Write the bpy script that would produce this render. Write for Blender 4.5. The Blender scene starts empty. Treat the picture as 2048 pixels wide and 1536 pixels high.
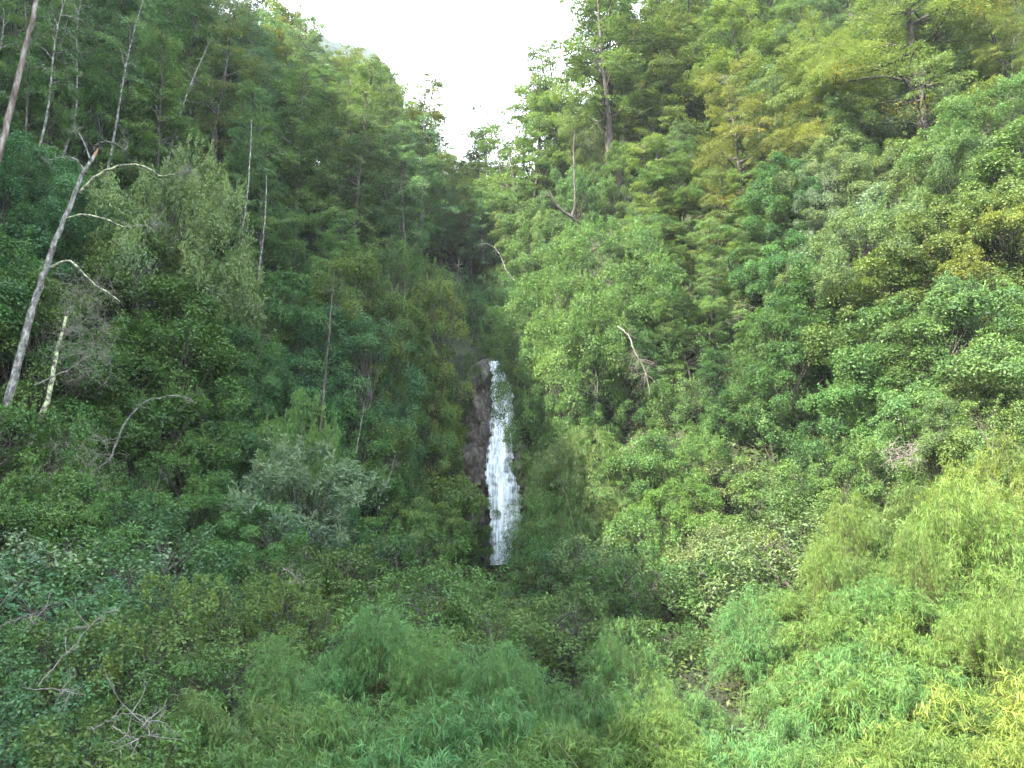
import bpy, math, random
import numpy as np
from mathutils import Vector

R = math.radians
rng = np.random.default_rng(7)
random.seed(7)
SC = bpy.context.scene
COL = SC.collection

# ------------------------------------------------------------------ camera
CZ, PITCH, FPX = 5.0, R(10.0), 26.0 / 36.0 * 2048
FW = np.array([0, math.cos(PITCH), math.sin(PITCH)])
UP = np.array([0, -math.sin(PITCH), math.cos(PITCH)])
CAM = np.array([0, 0, CZ])


def at(px, py, Y):
    d = FW + np.array([(px - 1024) / FPX, 0, 0]) + UP * ((768 - py) / FPX)
    return CAM + d * (Y / d[1])


def proj(p):
    v = np.asarray(p, float) - CAM
    dep = v @ FW
    return 1024 + v[0] / dep * FPX, 768 - (v @ UP) / dep * FPX


cam = bpy.data.cameras.new('camera')
camo = bpy.data.objects.new('camera', cam)
COL.objects.link(camo)
camo.location = CAM
camo.rotation_euler = (R(90) + PITCH, 0, 0)
cam.lens = 26
cam.sensor_width = 36
cam.clip_end = 3000
SC.camera = camo

# ------------------------------------------------------------------ materials


def new_mat(name):
    m = bpy.data.materials.new(name)
    m.use_nodes = True
    nt = m.node_tree
    nt.nodes.clear()
    return m, nt


def node(nt, typ, **kw):
    n = nt.nodes.new(typ)
    for k, v in kw.items():
        if k.startswith('i_'):
            n.inputs[k[2:].replace('_', ' ')].default_value = v
        else:
            setattr(n, k, v)
    return n


def leaf_mat(name, young, old, rough=0.5, transl=0.35, spec=0.4):
    """young / old: multipliers of the object's own colour at the two ends of the leaf-to-leaf variation."""
    m, nt = new_mat(name)
    L = nt.links
    oi = node(nt, 'ShaderNodeObjectInfo')
    at_ = node(nt, 'ShaderNodeAttribute', attribute_name='leaf_var')
    ramp = node(nt, 'ShaderNodeValToRGB')
    e = ramp.color_ramp.elements
    e[0].position = 0.0
    e[0].color = (*old, 1)
    e[1].position = 1.0
    e[1].color = (*young, 1)
    L.new(at_.outputs['Fac'], ramp.inputs['Fac'])
    mul = node(nt, 'ShaderNodeMix', data_type='RGBA', blend_type='MULTIPLY')
    mul.inputs[0].default_value = 1
    L.new(oi.outputs['Color'], mul.inputs[6])
    L.new(ramp.outputs['Color'], mul.inputs[7])
    # patches of slightly different foliage over a crown
    tc = node(nt, 'ShaderNodeTexCoord')
    nz = node(nt, 'ShaderNodeTexNoise')
    nz.inputs['Scale'].default_value = 0.55
    nz.inputs['Detail'].default_value = 3
    L.new(tc.outputs['Object'], nz.inputs['Vector'])
    hs = node(nt, 'ShaderNodeHueSaturation')
    mr = node(nt, 'ShaderNodeMapRange')
    mr.inputs[1].default_value = 0.3
    mr.inputs[2].default_value = 0.7
    mr.inputs[3].default_value = 0.488
    mr.inputs[4].default_value = 0.508
    L.new(nz.outputs['Fac'], mr.inputs[0])
    L.new(mr.outputs[0], hs.inputs['Hue'])
    L.new(mul.outputs[2], hs.inputs['Color'])
    pb = node(nt, 'ShaderNodeBsdfPrincipled')
    pb.inputs['Roughness'].default_value = rough
    pb.inputs['Specular IOR Level'].default_value = spec
    L.new(hs.outputs['Color'], pb.inputs['Base Color'])
    tr = node(nt, 'ShaderNodeBsdfTranslucent')
    tcol = node(nt, 'ShaderNodeMix', data_type='RGBA', blend_type='MULTIPLY')
    tcol.inputs[0].default_value = 1
    tcol.inputs[7].default_value = (1.2, 1.2, 0.75, 1)
    L.new(hs.outputs['Color'], tcol.inputs[6])
    L.new(tcol.outputs[2], tr.inputs['Color'])
    mx = node(nt, 'ShaderNodeMixShader')
    mx.inputs[0].default_value = transl
    L.new(pb.outputs[0], mx.inputs[1])
    L.new(tr.outputs[0], mx.inputs[2])
    out = node(nt, 'ShaderNodeOutputMaterial')
    L.new(mx.outputs[0], out.inputs['Surface'])
    return m


def noise_mat(name, cols, scale=(1, 1, 1), nscale=3.0, detail=6, rough=0.85, bump=0.4, pos=None, coord='Object', spec=0.3):
    m, nt = new_mat(name)
    L = nt.links
    tc = node(nt, 'ShaderNodeTexCoord')
    mp = node(nt, 'ShaderNodeMapping')
    mp.inputs['Scale'].default_value = scale
    L.new(tc.outputs[coord], mp.inputs['Vector'])
    nz = node(nt, 'ShaderNodeTexNoise')
    nz.inputs['Scale'].default_value = nscale
    nz.inputs['Detail'].default_value = detail
    nz.inputs['Roughness'].default_value = 0.65
    L.new(mp.outputs[0], nz.inputs['Vector'])
    ramp = node(nt, 'ShaderNodeValToRGB')
    cr = ramp.color_ramp
    pos = pos or [0.3 + 0.4 * i / (len(cols) - 1) for i in range(len(cols))]
    while len(cr.elements) < len(cols):
        cr.elements.new(0.5)
    for el, p, c in zip(cr.elements, pos, cols):
        el.position = p
        el.color = (*c, 1)
    L.new(nz.outputs['Fac'], ramp.inputs['Fac'])
    pb = node(nt, 'ShaderNodeBsdfPrincipled')
    pb.inputs['Roughness'].default_value = rough
    pb.inputs['Specular IOR Level'].default_value = spec
    L.new(ramp.outputs['Color'], pb.inputs['Base Color'])
    if bump:
        b = node(nt, 'ShaderNodeBump')
        b.inputs['Strength'].default_value = bump
        b.inputs['Distance'].default_value = 0.15
        L.new(nz.outputs['Fac'], b.inputs['Height'])
        L.new(b.outputs[0], pb.inputs['Normal'])
    out = node(nt, 'ShaderNodeOutputMaterial')
    L.new(pb.outputs[0], out.inputs['Surface'])
    return m


M = {}
M['beech_leaf'] = leaf_mat('beech_leaf', (1.35, 1.25, 1.0), (0.62, 0.7, 0.8), 0.55, 0.4, 0.2)
M['bush_leaf'] = leaf_mat('bush_leaf', (1.4, 1.32, 1.1), (0.55, 0.62, 0.7), 0.5, 0.33, 0.22)
M['bamboo_leaf'] = leaf_mat('bamboo_leaf', (1.45, 1.35, 1.3), (0.6, 0.7, 0.75), 0.5, 0.4, 0.22)
M['dry_leaf'] = leaf_mat('dry_leaf', (1.4, 1.3, 1.2), (0.6, 0.6, 0.7), 0.8, 0.2, 0.2)
M['bark'] = noise_mat('bark', [(0.016, 0.013, 0.011), (0.042, 0.036, 0.030), (0.10, 0.094, 0.082)], (1, 1, 0.35), 4.0, 8, 0.9, 0.6, [0.35, 0.52, 0.68])
M['pale_bark'] = noise_mat('pale_bark', [(0.025, 0.022, 0.02), (0.10, 0.095, 0.085), (0.25, 0.25, 0.225)], (1, 1, 0.55), 7.0, 8, 0.9, 0.6, [0.36, 0.5, 0.66])
M['red_bark'] = noise_mat('red_bark', [(0.03, 0.021, 0.018), (0.085, 0.062, 0.052), (0.20, 0.19, 0.17)], (1, 1, 0.25), 3.5, 8, 0.9, 0.6, [0.36, 0.5, 0.68])
M['lichen'] = noise_mat('lichen', [(0.03, 0.03, 0.025), (0.13, 0.13, 0.09), (0.36, 0.38, 0.22)], (1, 1, 1), 5.0, 6, 0.95, 0.8, [0.36, 0.48, 0.58])
M['dead_twig'] = noise_mat('dead_twig', [(0.08, 0.065, 0.055), (0.20, 0.17, 0.15)], (1, 1, 1), 5.0, 4, 0.9, 0.0)
M['cane'] = noise_mat('cane', [(0.05, 0.06, 0.02), (0.13, 0.12, 0.05)], (1, 1, 1), 3.0, 4, 0.7, 0.0)
M['bleached'] = noise_mat('bleached', [(0.06, 0.052, 0.045), (0.20, 0.185, 0.165)], (1, 1, 1), 4.0, 4, 0.9, 0.0)
M['broken_wood'] = noise_mat('broken_wood', [(0.18, 0.09, 0.055), (0.30, 0.17, 0.11)], (1, 1, 0.3), 6.0, 4, 0.9, 0.3)
M['ground'] = noise_mat('ground', [(0.008, 0.009, 0.005), (0.015, 0.02, 0.008), (0.03, 0.035, 0.014)], (1, 1, 1), 0.6, 10, 0.95, 0.8)
M['rock'] = noise_mat('rock', [(0.020, 0.015, 0.011), (0.062, 0.048, 0.036), (0.165, 0.145, 0.12)], (1.0, 1.0, 0.45), 3.6, 14, 0.5, 1.0, [0.36, 0.5, 0.62], spec=0.5)
M['moss'] = noise_mat('moss', [(0.018, 0.028, 0.008), (0.04, 0.05, 0.012), (0.07, 0.075, 0.02)], (1, 1, 1), 1.5, 8, 0.95, 0.6)
M['far_forest'] = noise_mat('far_forest', [(0.008, 0.014, 0.010), (0.022, 0.034, 0.018)], (1, 1, 1), 0.12, 10, 0.95, 0.6)


def water_mat():
    m, nt = new_mat('falling_water')
    L = nt.links
    tc = node(nt, 'ShaderNodeTexCoord')
    mp = node(nt, 'ShaderNodeMapping')
    mp.inputs['Scale'].default_value = (6.0, 3.0, 0.22)
    L.new(tc.outputs['Object'], mp.inputs['Vector'])
    nz = node(nt, 'ShaderNodeTexNoise')
    nz.inputs['Scale'].default_value = 1.3
    nz.inputs['Detail'].default_value = 7
    nz.inputs['Roughness'].default_value = 0.6
    nz.inputs['Distortion'].default_value = 0.05
    L.new(mp.outputs[0], nz.inputs['Vector'])
    ramp = node(nt, 'ShaderNodeValToRGB')
    e = ramp.color_ramp.elements
    e[0].position, e[0].color = 0.34, (0.42, 0.50, 0.53, 1)
    e[1].position, e[1].color = 0.54, (0.80, 0.85, 0.86, 1)
    L.new(nz.outputs['Fac'], ramp.inputs['Fac'])
    pb = node(nt, 'ShaderNodeBsdfPrincipled')
    pb.inputs['Roughness'].default_value = 0.35
    L.new(ramp.outputs['Color'], pb.inputs['Base Color'])
    b = node(nt, 'ShaderNodeBump')
    b.inputs['Strength'].default_value = 0.35
    b.inputs['Distance'].default_value = 0.08
    L.new(nz.outputs['Fac'], b.inputs['Height'])
    L.new(b.outputs[0], pb.inputs['Normal'])
    # the sheet thins into spray where the noise is low and along its edges
    at_ = node(nt, 'ShaderNodeAttribute', attribute_name='leaf_var')
    add = node(nt, 'ShaderNodeMath', operation='ADD')
    L.new(at_.outputs['Fac'], add.inputs[0])
    L.new(nz.outputs['Fac'], add.inputs[1])
    mr = node(nt, 'ShaderNodeMapRange')
    mr.inputs[1].default_value = 0.22
    mr.inputs[2].default_value = 0.66
    L.new(add.outputs[0], mr.inputs[0])
    trn = node(nt, 'ShaderNodeBsdfTransparent')
    mx = node(nt, 'ShaderNodeMixShader')
    L.new(mr.outputs[0], mx.inputs[0])
    L.new(trn.outputs[0], mx.inputs[1])
    L.new(pb.outputs[0], mx.inputs[2])
    out = node(nt, 'ShaderNodeOutputMaterial')
    L.new(mx.outputs[0], out.inputs['Surface'])
    return m


M['water'] = water_mat()
M['stream'] = noise_mat('stream', [(0.015, 0.022, 0.02), (0.05, 0.06, 0.055)], (1, 1, 1), 2.0, 6, 0.15, 0.5, spec=0.5)

# ------------------------------------------------------------------ mesh helpers


class Acc:
    """Collects quads with one 'leaf_var' value per face."""

    def __init__(s):
        s.v, s.f, s.a, s.n = [], [], [], 0

    def add(s, v, f, a=0.5):
        v = np.asarray(v, np.float32).reshape(-1, 3)
        f = np.asarray(f, np.int32).reshape(-1, 4)
        s.v.append(v)
        s.f.append(f + s.n)
        s.a.append(np.broadcast_to(np.asarray(a, np.float32), (len(f),)))
        s.n += len(v)

    def mesh(s, name, mat, smooth=False):
        v = np.concatenate(s.v)
        f = np.concatenate(s.f)
        a = np.concatenate(s.a)
        me = bpy.data.meshes.new(name)
        me.vertices.add(len(v))
        me.vertices.foreach_set('co', v.ravel())
        me.loops.add(f.size)
        me.loops.foreach_set('vertex_index', f.ravel())
        me.polygons.add(len(f))
        me.polygons.foreach_set('loop_start', np.arange(0, f.size, 4, dtype=np.int32))
        me.polygons.foreach_set('loop_total', np.full(len(f), 4, np.int32))
        at_ = me.attributes.new('leaf_var', 'FLOAT', 'FACE')
        at_.data.foreach_set('value', a.astype(np.float32))
        me.materials.append(mat)
        me.update(calc_edges=True)
        if smooth:
            me.polygons.foreach_set('use_smooth', np.ones(len(f), bool))
        return me


def unit(v):
    return v / np.maximum(np.linalg.norm(v, axis=-1, keepdims=True), 1e-9)


def add_leaves(acc, P, D, N, L, W, var, droop=0.15):
    D = unit(D)
    S = unit(np.cross(D, N))
    N2 = np.cross(S, D)
    L = np.broadcast_to(np.asarray(L, float), (len(P),))[:, None]
    W = np.broadcast_to(np.asarray(W, float), (len(P),))[:, None]
    v = np.empty((len(P), 4, 3))
    v[:, 0] = P
    v[:, 1] = P + D * L * 0.45 + S * W * 0.5 + N2 * L * 0.06
    v[:, 2] = P + D * L - N2 * L * droop
    v[:, 3] = P + D * L * 0.45 - S * W * 0.5 + N2 * L * 0.06
    f = np.arange(len(P) * 4).reshape(-1, 4)
    acc.add(v, f, var)


def add_blades(acc, P, D, L, W, var, sag):
    """long narrow leaves bent once (two quads each)"""
    D = unit(D)
    up = np.array([0, 0, 1.0])
    S = unit(np.cross(D, up + 0.01))
    tw = rng.normal(0, 0.5, (len(P), 1))
    S = unit(S + np.cross(S, D) * tw)
    L = np.asarray(L)[:, None]
    W = np.asarray(W)[:, None]
    mid = P + D * L * 0.45
    tip = P + D * L - up * L * np.asarray(sag)[:, None]
    v = np.empty((len(P), 6, 3))
    v[:, 0] = P + S * W * 0.2
    v[:, 1] = P - S * W * 0.2
    v[:, 2] = mid - S * W * 0.5
    v[:, 3] = mid + S * W * 0.5
    v[:, 4] = tip - S * W * 0.06
    v[:, 5] = tip + S * W * 0.06
    b = (np.arange(len(P)) * 6)[:, None]
    f = np.concatenate([b + np.array([[0, 1, 2, 3]]), b + np.array([[3, 2, 4, 5]])], 1).reshape(-1, 4)
    acc.add(v, f, np.repeat(var, 2))


def add_tube(acc, pts, rad, sides=6, a=0.5, rough=0.0):
    pts = np.asarray(pts, float)
    n = len(pts)
    rad = np.broadcast_to(np.asarray(rad, float), (n,))
    t = unit(np.gradient(pts, axis=0))
    ref = np.array([0.3, 0.9, 0.31]) if abs(t[0][2]) > 0.6 else np.array([0.1, 0.05, 1.0])
    s = unit(np.cross(t, ref))
    b = np.cross(t, s)
    ang = np.linspace(0, 2 * np.pi, sides, endpoint=False)
    r = rad[:, None] * np.ones(sides)
    if rough:
        r = r * (1 + rng.normal(0, rough, (n, sides)))
    v = pts[:, None] + (np.cos(ang)[None, :, None] * s[:, None] + np.sin(ang)[None, :, None] * b[:, None]) * r[..., None]
    i = np.arange(n - 1)[:, None] * sides
    j = np.arange(sides)[None]
    k = (j + 1) % sides
    f = np.stack([i + j, i + k, i + sides + k, i + sides + j], -1).reshape(-1, 4)
    acc.add(v.reshape(-1, 3), f, a)


def smooth_path(ctrl, n=16, jit=0.0):
    ctrl = np.asarray(ctrl, float)
    m = len(ctrl)
    t = np.linspace(0, m - 1, n)
    P = np.vstack([2 * ctrl[0] - ctrl[1], ctrl, 2 * ctrl[-1] - ctrl[-2]])
    i = np.minimum(t.astype(int), m - 2)
    u = (t - i)[:, None]
    p0, p1, p2, p3 = P[i], P[i + 1], P[i + 2], P[i + 3]
    q = 0.5 * (2 * p1 + (p2 - p0) * u + (2 * p0 - 5 * p1 + 4 * p2 - p3) * u ** 2 + (3 * p1 - p0 - 3 * p2 + p3) * u ** 3)
    if jit:
        q[1:-1] += rng.normal(0, jit, (n - 2, 3))
    return q


def link(name, me, parent=None):
    o = bpy.data.objects.new(name, me)
    COL.objects.link(o)
    o.parent = parent
    return o


def tag(o, label, cat, group=None):
    o['label'] = label
    o['category'] = cat
    if group:
        o['group'] = group
    return o


# ------------------------------------------------------------------ terrain
_cols = {
    -400: [(-160, 60), (460, 110)],
    -150: [(-160, 70), (0, 84), (60, 100), (130, 110), (460, 120)],
    -66: [(-160, 70), (-60, 72), (-31, 78), (-4, 86), (8, 93), (18, 96), (47, 99), (70, 103), (100, 104), (130, 104), (460, 106)],  # ridge out of view, heights shaped to shade the left slope and fall
    -44: [(-160, 6), (5, 6), (20, 14), (40, 32), (60, 45), (80, 52), (110, 62), (460, 76)],
    -28: [(-160, 0), (20, 1), (30, 6), (40, 15), (60, 33), (80, 46), (110, 58), (460, 74)],
    -20: [(-160, 0), (30, 1.5), (37, 4), (55, 20), (75, 38), (100, 52), (460, 72)],
    -12: [(-160, 0), (36, 1.5), (42, 5), (50, 12), (60, 22), (85, 40), (105, 49), (140, 74), (460, 84)],
    -7: [(-160, 0), (43, 1.5), (48, 5), (52, 12), (58, 19), (85, 36), (110, 50), (140, 72), (460, 80)],
    -3.4: [(-160, 0), (50, 1.5), (54, 3), (56, 13), (58, 17.5), (85, 33), (110, 48), (140, 70), (460, 80)],
    -1.6: [(-160, 0), (54, 1.2), (57, 1.6), (58, 4), (58.8, 14.5), (59.6, 17.0), (85, 31), (110, 47), (140, 69), (460, 80)],
    0.6: [(-160, 0), (54, 1.2), (57, 1.6), (58, 4), (58.8, 14.5), (59.6, 17.0), (85, 31), (110, 47), (140, 69), (460, 80)],
    2.5: [(-160, 0), (48, 1.5), (51, 4), (54, 12), (57, 17), (60, 19.5), (85, 34), (110, 49), (140, 71), (460, 80)],
    5: [(-160, 0), (37, 1.5), (40, 4), (46, 9), (55, 20), (62, 27), (75, 37), (110, 57), (140, 76), (460, 86)],
    8: [(-160, 0), (30, 1.5), (36, 3.2), (46, 12), (62, 29.5), (80, 44), (110, 65), (460, 85)],
    13: [(-160, 0), (12, 0.6), (20, 1.8), (28, 3.6), (35, 5.5), (41, 12), (50, 19), (65, 34), (110, 72), (460, 95)],
    18: [(-160, 0), (8, 0.6), (14, 1.8), (28, 5), (35, 7.5), (42, 15.5), (50, 22), (70, 42), (110, 80), (460, 105)],
    28: [(-160, 0), (8, 1.0), (20, 4), (30, 9), (38, 19), (50, 31), (70, 50), (110, 85), (460, 110)],
    45: [(-160, 1), (0, 3), (20, 16), (50, 42), (110, 95), (460, 125)],
    100: [(-160, 4), (0, 12), (20, 32), (50, 66), (110, 120), (460, 140)],
    420: [(-160, 30), (0, 50), (110, 130), (460, 140)],
}
_cx = np.array(sorted(_cols))


def wob(x, y, f, ph):
    return (np.sin(x * f + ph) * np.cos(y * f * 1.13 - ph * 1.7) + np.sin(x * f * 2.1 - y * f * 1.7 + ph * 2.3) * 0.5
            + np.sin(x * f * 4.3 + y * f * 3.9 + ph) * 0.25)


def terrain(x, y):
    x = np.atleast_1d(np.asarray(x, float))
    y = np.atleast_1d(np.asarray(y, float))
    prof = np.stack([np.interp(y, [p[0] for p in _cols[c]], [p[1] for p in _cols[c]]) for c in _cx])
    i = np.clip(np.searchsorted(_cx, x) - 1, 0, len(_cx) - 2)
    t = np.clip((x - _cx[i]) / (_cx[i + 1] - _cx[i]), 0, 1)
    k = np.arange(len(x))
    z = prof[i, k] * (1 - t) + prof[i + 1, k] * t
    far = np.clip((np.abs(x) - 3) / 8, 0, 1)
    z = z + wob(x, y, 0.16, 1.3) * 0.7 * far + wob(x, y, 0.6, 0.4) * 0.2
    z = z + (wob(x, y, .42, 2.1) * 1.5 + wob(x, y, 1.3, .7) * .9) * np.exp(-((x + 66) / 12) ** 2)      # roughens the unseen left ridge so its shadow edge is uneven
    z = z + 1.6 * np.exp(-((x - 7.3) / 2.2) ** 2 - ((y - 16.5) / 4.0) ** 2)      # knoll under the bright bamboo
    return z


def tz(x, y):
    return float(terrain(x, y)[0])


def grid_mesh(name, xs, ys, zf, mat):
    X, Y = np.meshgrid(xs, ys)
    Z = zf(X.ravel(), Y.ravel())
    v = np.stack([X.ravel(), Y.ravel(), Z], 1)
    nx, ny = len(xs), len(ys)
    i = np.arange(ny - 1)[:, None] * nx + np.arange(nx - 1)[None]
    f = np.stack([i, i + 1, i + nx + 1, i + nx], -1).reshape(-1, 4)
    a = Acc()
    a.add(v, f)
    return a.mesh(name, mat, True)


xs = np.unique(np.concatenate([np.linspace(-400, -70, 34), np.linspace(-70, 70, 176), np.linspace(70, 410, 35), np.linspace(-5, 5, 41)]))
ys = np.unique(np.concatenate([np.linspace(-150, 0, 26), np.linspace(0, 120, 151), np.linspace(120, 440, 41), np.linspace(50, 61, 56)]))
g = link('ground', grid_mesh('ground', xs, ys, terrain, M['ground']))
g['kind'] = 'structure'

# far mountain ridge rising out of the mist behind the left slope
_sil = [(-900, 900, -640), (0, 0, -120), (300, 0, 8), (480, 0, 44), (560, 0, 62), (620, 0, 76), (690, 0, 92), (735, 0, 108), (765, 0, 124), (800, 0, 190), (840, 0, 420), (900, 0, 600), (1000, 0, 700), (1300, 0, 750), (2200, 0, 750)]


def mountain_z(X, Y):
    d = Y - 375
    dep = 375 * math.cos(PITCH) + 170 * math.sin(PITCH)
    px = 1024 + X / dep * FPX
    py = np.interp(px, [s[0] for s in _sil], [s[2] for s in _sil])
    zc = np.array([at(a, b, 375)[2] for a, b in zip(px, py)])
    crest = zc * (1 - np.clip(np.abs(d) / 260, 0, 1) ** 1.1)
    r = np.random.default_rng(3)
    bump = np.zeros_like(X)
    for k in range(14):
        fx, fy, p = r.normal(0, 0.28, 3)
        bump += np.sin(X * fx + Y * fy + p * 20) * 0.55
    return np.maximum(crest + bump, -1.0)


mt = link('mountain', grid_mesh('mountain', np.linspace(-330, 240, 300), np.linspace(240, 430, 90), mountain_z, M['far_forest']))
mt['kind'] = 'structure'

# ------------------------------------------------------------------ plant generators


def gen_beech(seed, H=22.0, Wd=4.2, start=0.25, limbs=44, dens=1.0, forks=1, lean=0.6, leafL=0.2, trunk_r=0.28, bark='bark', bare=0.0, plate=1.5, rise=(28, 66)):
    """southern beech: ascending stems and limbs, each carrying flat, slightly drooping fans of fine leaves"""
    r = np.random.default_rng(seed)
    wood, lv = Acc(), Acc()
    stems = []
    split = r.uniform(.22, .45)
    for s in range(forks):
        az = r.uniform(0, 6.28)
        if forks > 1:
            off = Wd * r.uniform(.25, .55)
            c = [(0, 0, 0), (r.normal(0, .15), r.normal(0, .15), H * split * .7), (math.cos(az) * off * .55, math.sin(az) * off * .55, H * (split + .2)), (math.cos(az) * off, math.sin(az) * off, H * r.uniform(.84, .97))]
        else:
            c = [(0, 0, 0), (r.normal(0, .2), r.normal(0, .2), H * .3), (math.cos(az) * lean * .6 + r.normal(0, .25), math.sin(az) * lean * .6 + r.normal(0, .25), H * .65), (math.cos(az) * lean, math.sin(az) * lean, H * .96)]
        pth = smooth_path(c, 18)
        tt = np.linspace(0, 1, 18)
        rad = trunk_r * (1 - 0.93 * tt ** 0.8) * (1.0 if s == 0 else 0.72)
        rad[0] *= 1.35
        add_tube(wood, pth, rad, 8, r.uniform(0, 1), 0.06)
        stems.append(pth)
    ph = r.uniform(0, 6, 3)
    for b in range(limbs):
        pth = stems[r.integers(len(stems))]
        t = start + (1 - start) * min(.985, ((b + r.uniform(0, 1)) / limbs) ** .85)
        f = t * 17
        i = min(int(f), 16)
        o = pth[i] * (1 - f + i) + pth[i + 1] * (f - i)
        u = (t - start) / (1 - start)
        az = b * 2.399 + r.normal(0, .7)
        prof = (.55 + .55 * math.sin(min(u * 1.15 + .12, 1) * math.pi)) * (1 + .25 * math.sin(az * 2 + ph[0] + u * 5))
        L = Wd * max(prof, .3) * r.uniform(.45, 1.15) * (.75 if forks > 1 else 1.0)
        el = R(r.uniform(*rise) + 15 * max(0, u - .5))
        d = np.array([math.cos(az) * math.cos(el), math.sin(az) * math.cos(el), math.sin(el)])
        n = 8
        q = np.linspace(0, 1, n)
        bp = o + d * (q * L)[:, None] - np.array([0, 0, 1]) * (q ** 2 * (L * math.sin(el) * r.uniform(.3, .85)))[:, None]
        bp[1:] += np.cumsum(r.normal(0, .028 * L, (n - 1, 3)), 0)
        add_tube(wood, bp, np.linspace(.02 + .016 * L, .008, n), 5, r.uniform(0, 1))
        if r.random() < bare:
            continue
        hd = math.atan2(d[1], d[0])
        cv = r.uniform(.1, .8)
        npl = max(2, int((1.2 + L * 1.5) * dens))
        for k in range(npl):
            w0 = min(1, .28 + .75 * (k + r.uniform(0, 1)) / npl)
            p = np.array([np.interp(w0, q, bp[:, j]) for j in range(3)])
            a2 = hd + r.normal(0, .3) + (.0 if k == npl - 1 else (1 if k % 2 else -1) * R(r.uniform(20, 75)))
            e2 = R(r.uniform(-22, 34))
            ax = np.array([math.cos(a2) * math.cos(e2), math.sin(a2) * math.cos(e2), math.sin(e2)])
            sd = np.array([-math.sin(a2), math.cos(a2), r.normal(0, .15)])
            pl = plate * r.uniform(.6, 1.25) * (.7 + .12 * L)
            m = int(120 * (pl / 1.5) ** 1.6)
            w = r.uniform(.05, 1, m) ** .8
            lat = r.normal(0, .36, m) * pl * .62 * np.sin(np.clip(w * .92 + .08, 0, 1) * np.pi) ** .7
            lat = np.round(lat / .16) * .16 + r.normal(0, .035, m)          # leaves sit along side twigs
            dz = -(w ** 2) * r.uniform(.05, .28) * pl - np.abs(lat) * .16 + r.normal(0, .10, m)
            P = p + ax * (w * pl)[:, None] + sd * lat[:, None] + np.stack([np.zeros(m), np.zeros(m), dz], 1)
            D = ax + sd * (np.sign(lat) * .55)[:, None] + r.normal(0, .45, (m, 3)) * np.array([1, 1, .45]) + np.array([0, 0, -.18])
            N = np.array([0, 0, 1.0]) + r.normal(0, .6, (m, 3))
            add_leaves(lv, P, D, N, leafL * r.uniform(.45, 1.35, m), leafL * .52 * r.uniform(.7, 1.2, m), np.clip(cv + r.normal(0, .2, m), 0, 1))
            add_tube(wood, [p, p + ax * pl * .5 - [0, 0, .03 * pl], p + ax * pl * .95 - [0, 0, .12 * pl]], [.014, .009, .004], 3, .5)
    nm = 'beech_%d' % seed
    return lv.mesh(nm + '_crown', M['beech_leaf']), wood.mesh(nm + '_trunk', M[bark], True), H, Wd


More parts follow.
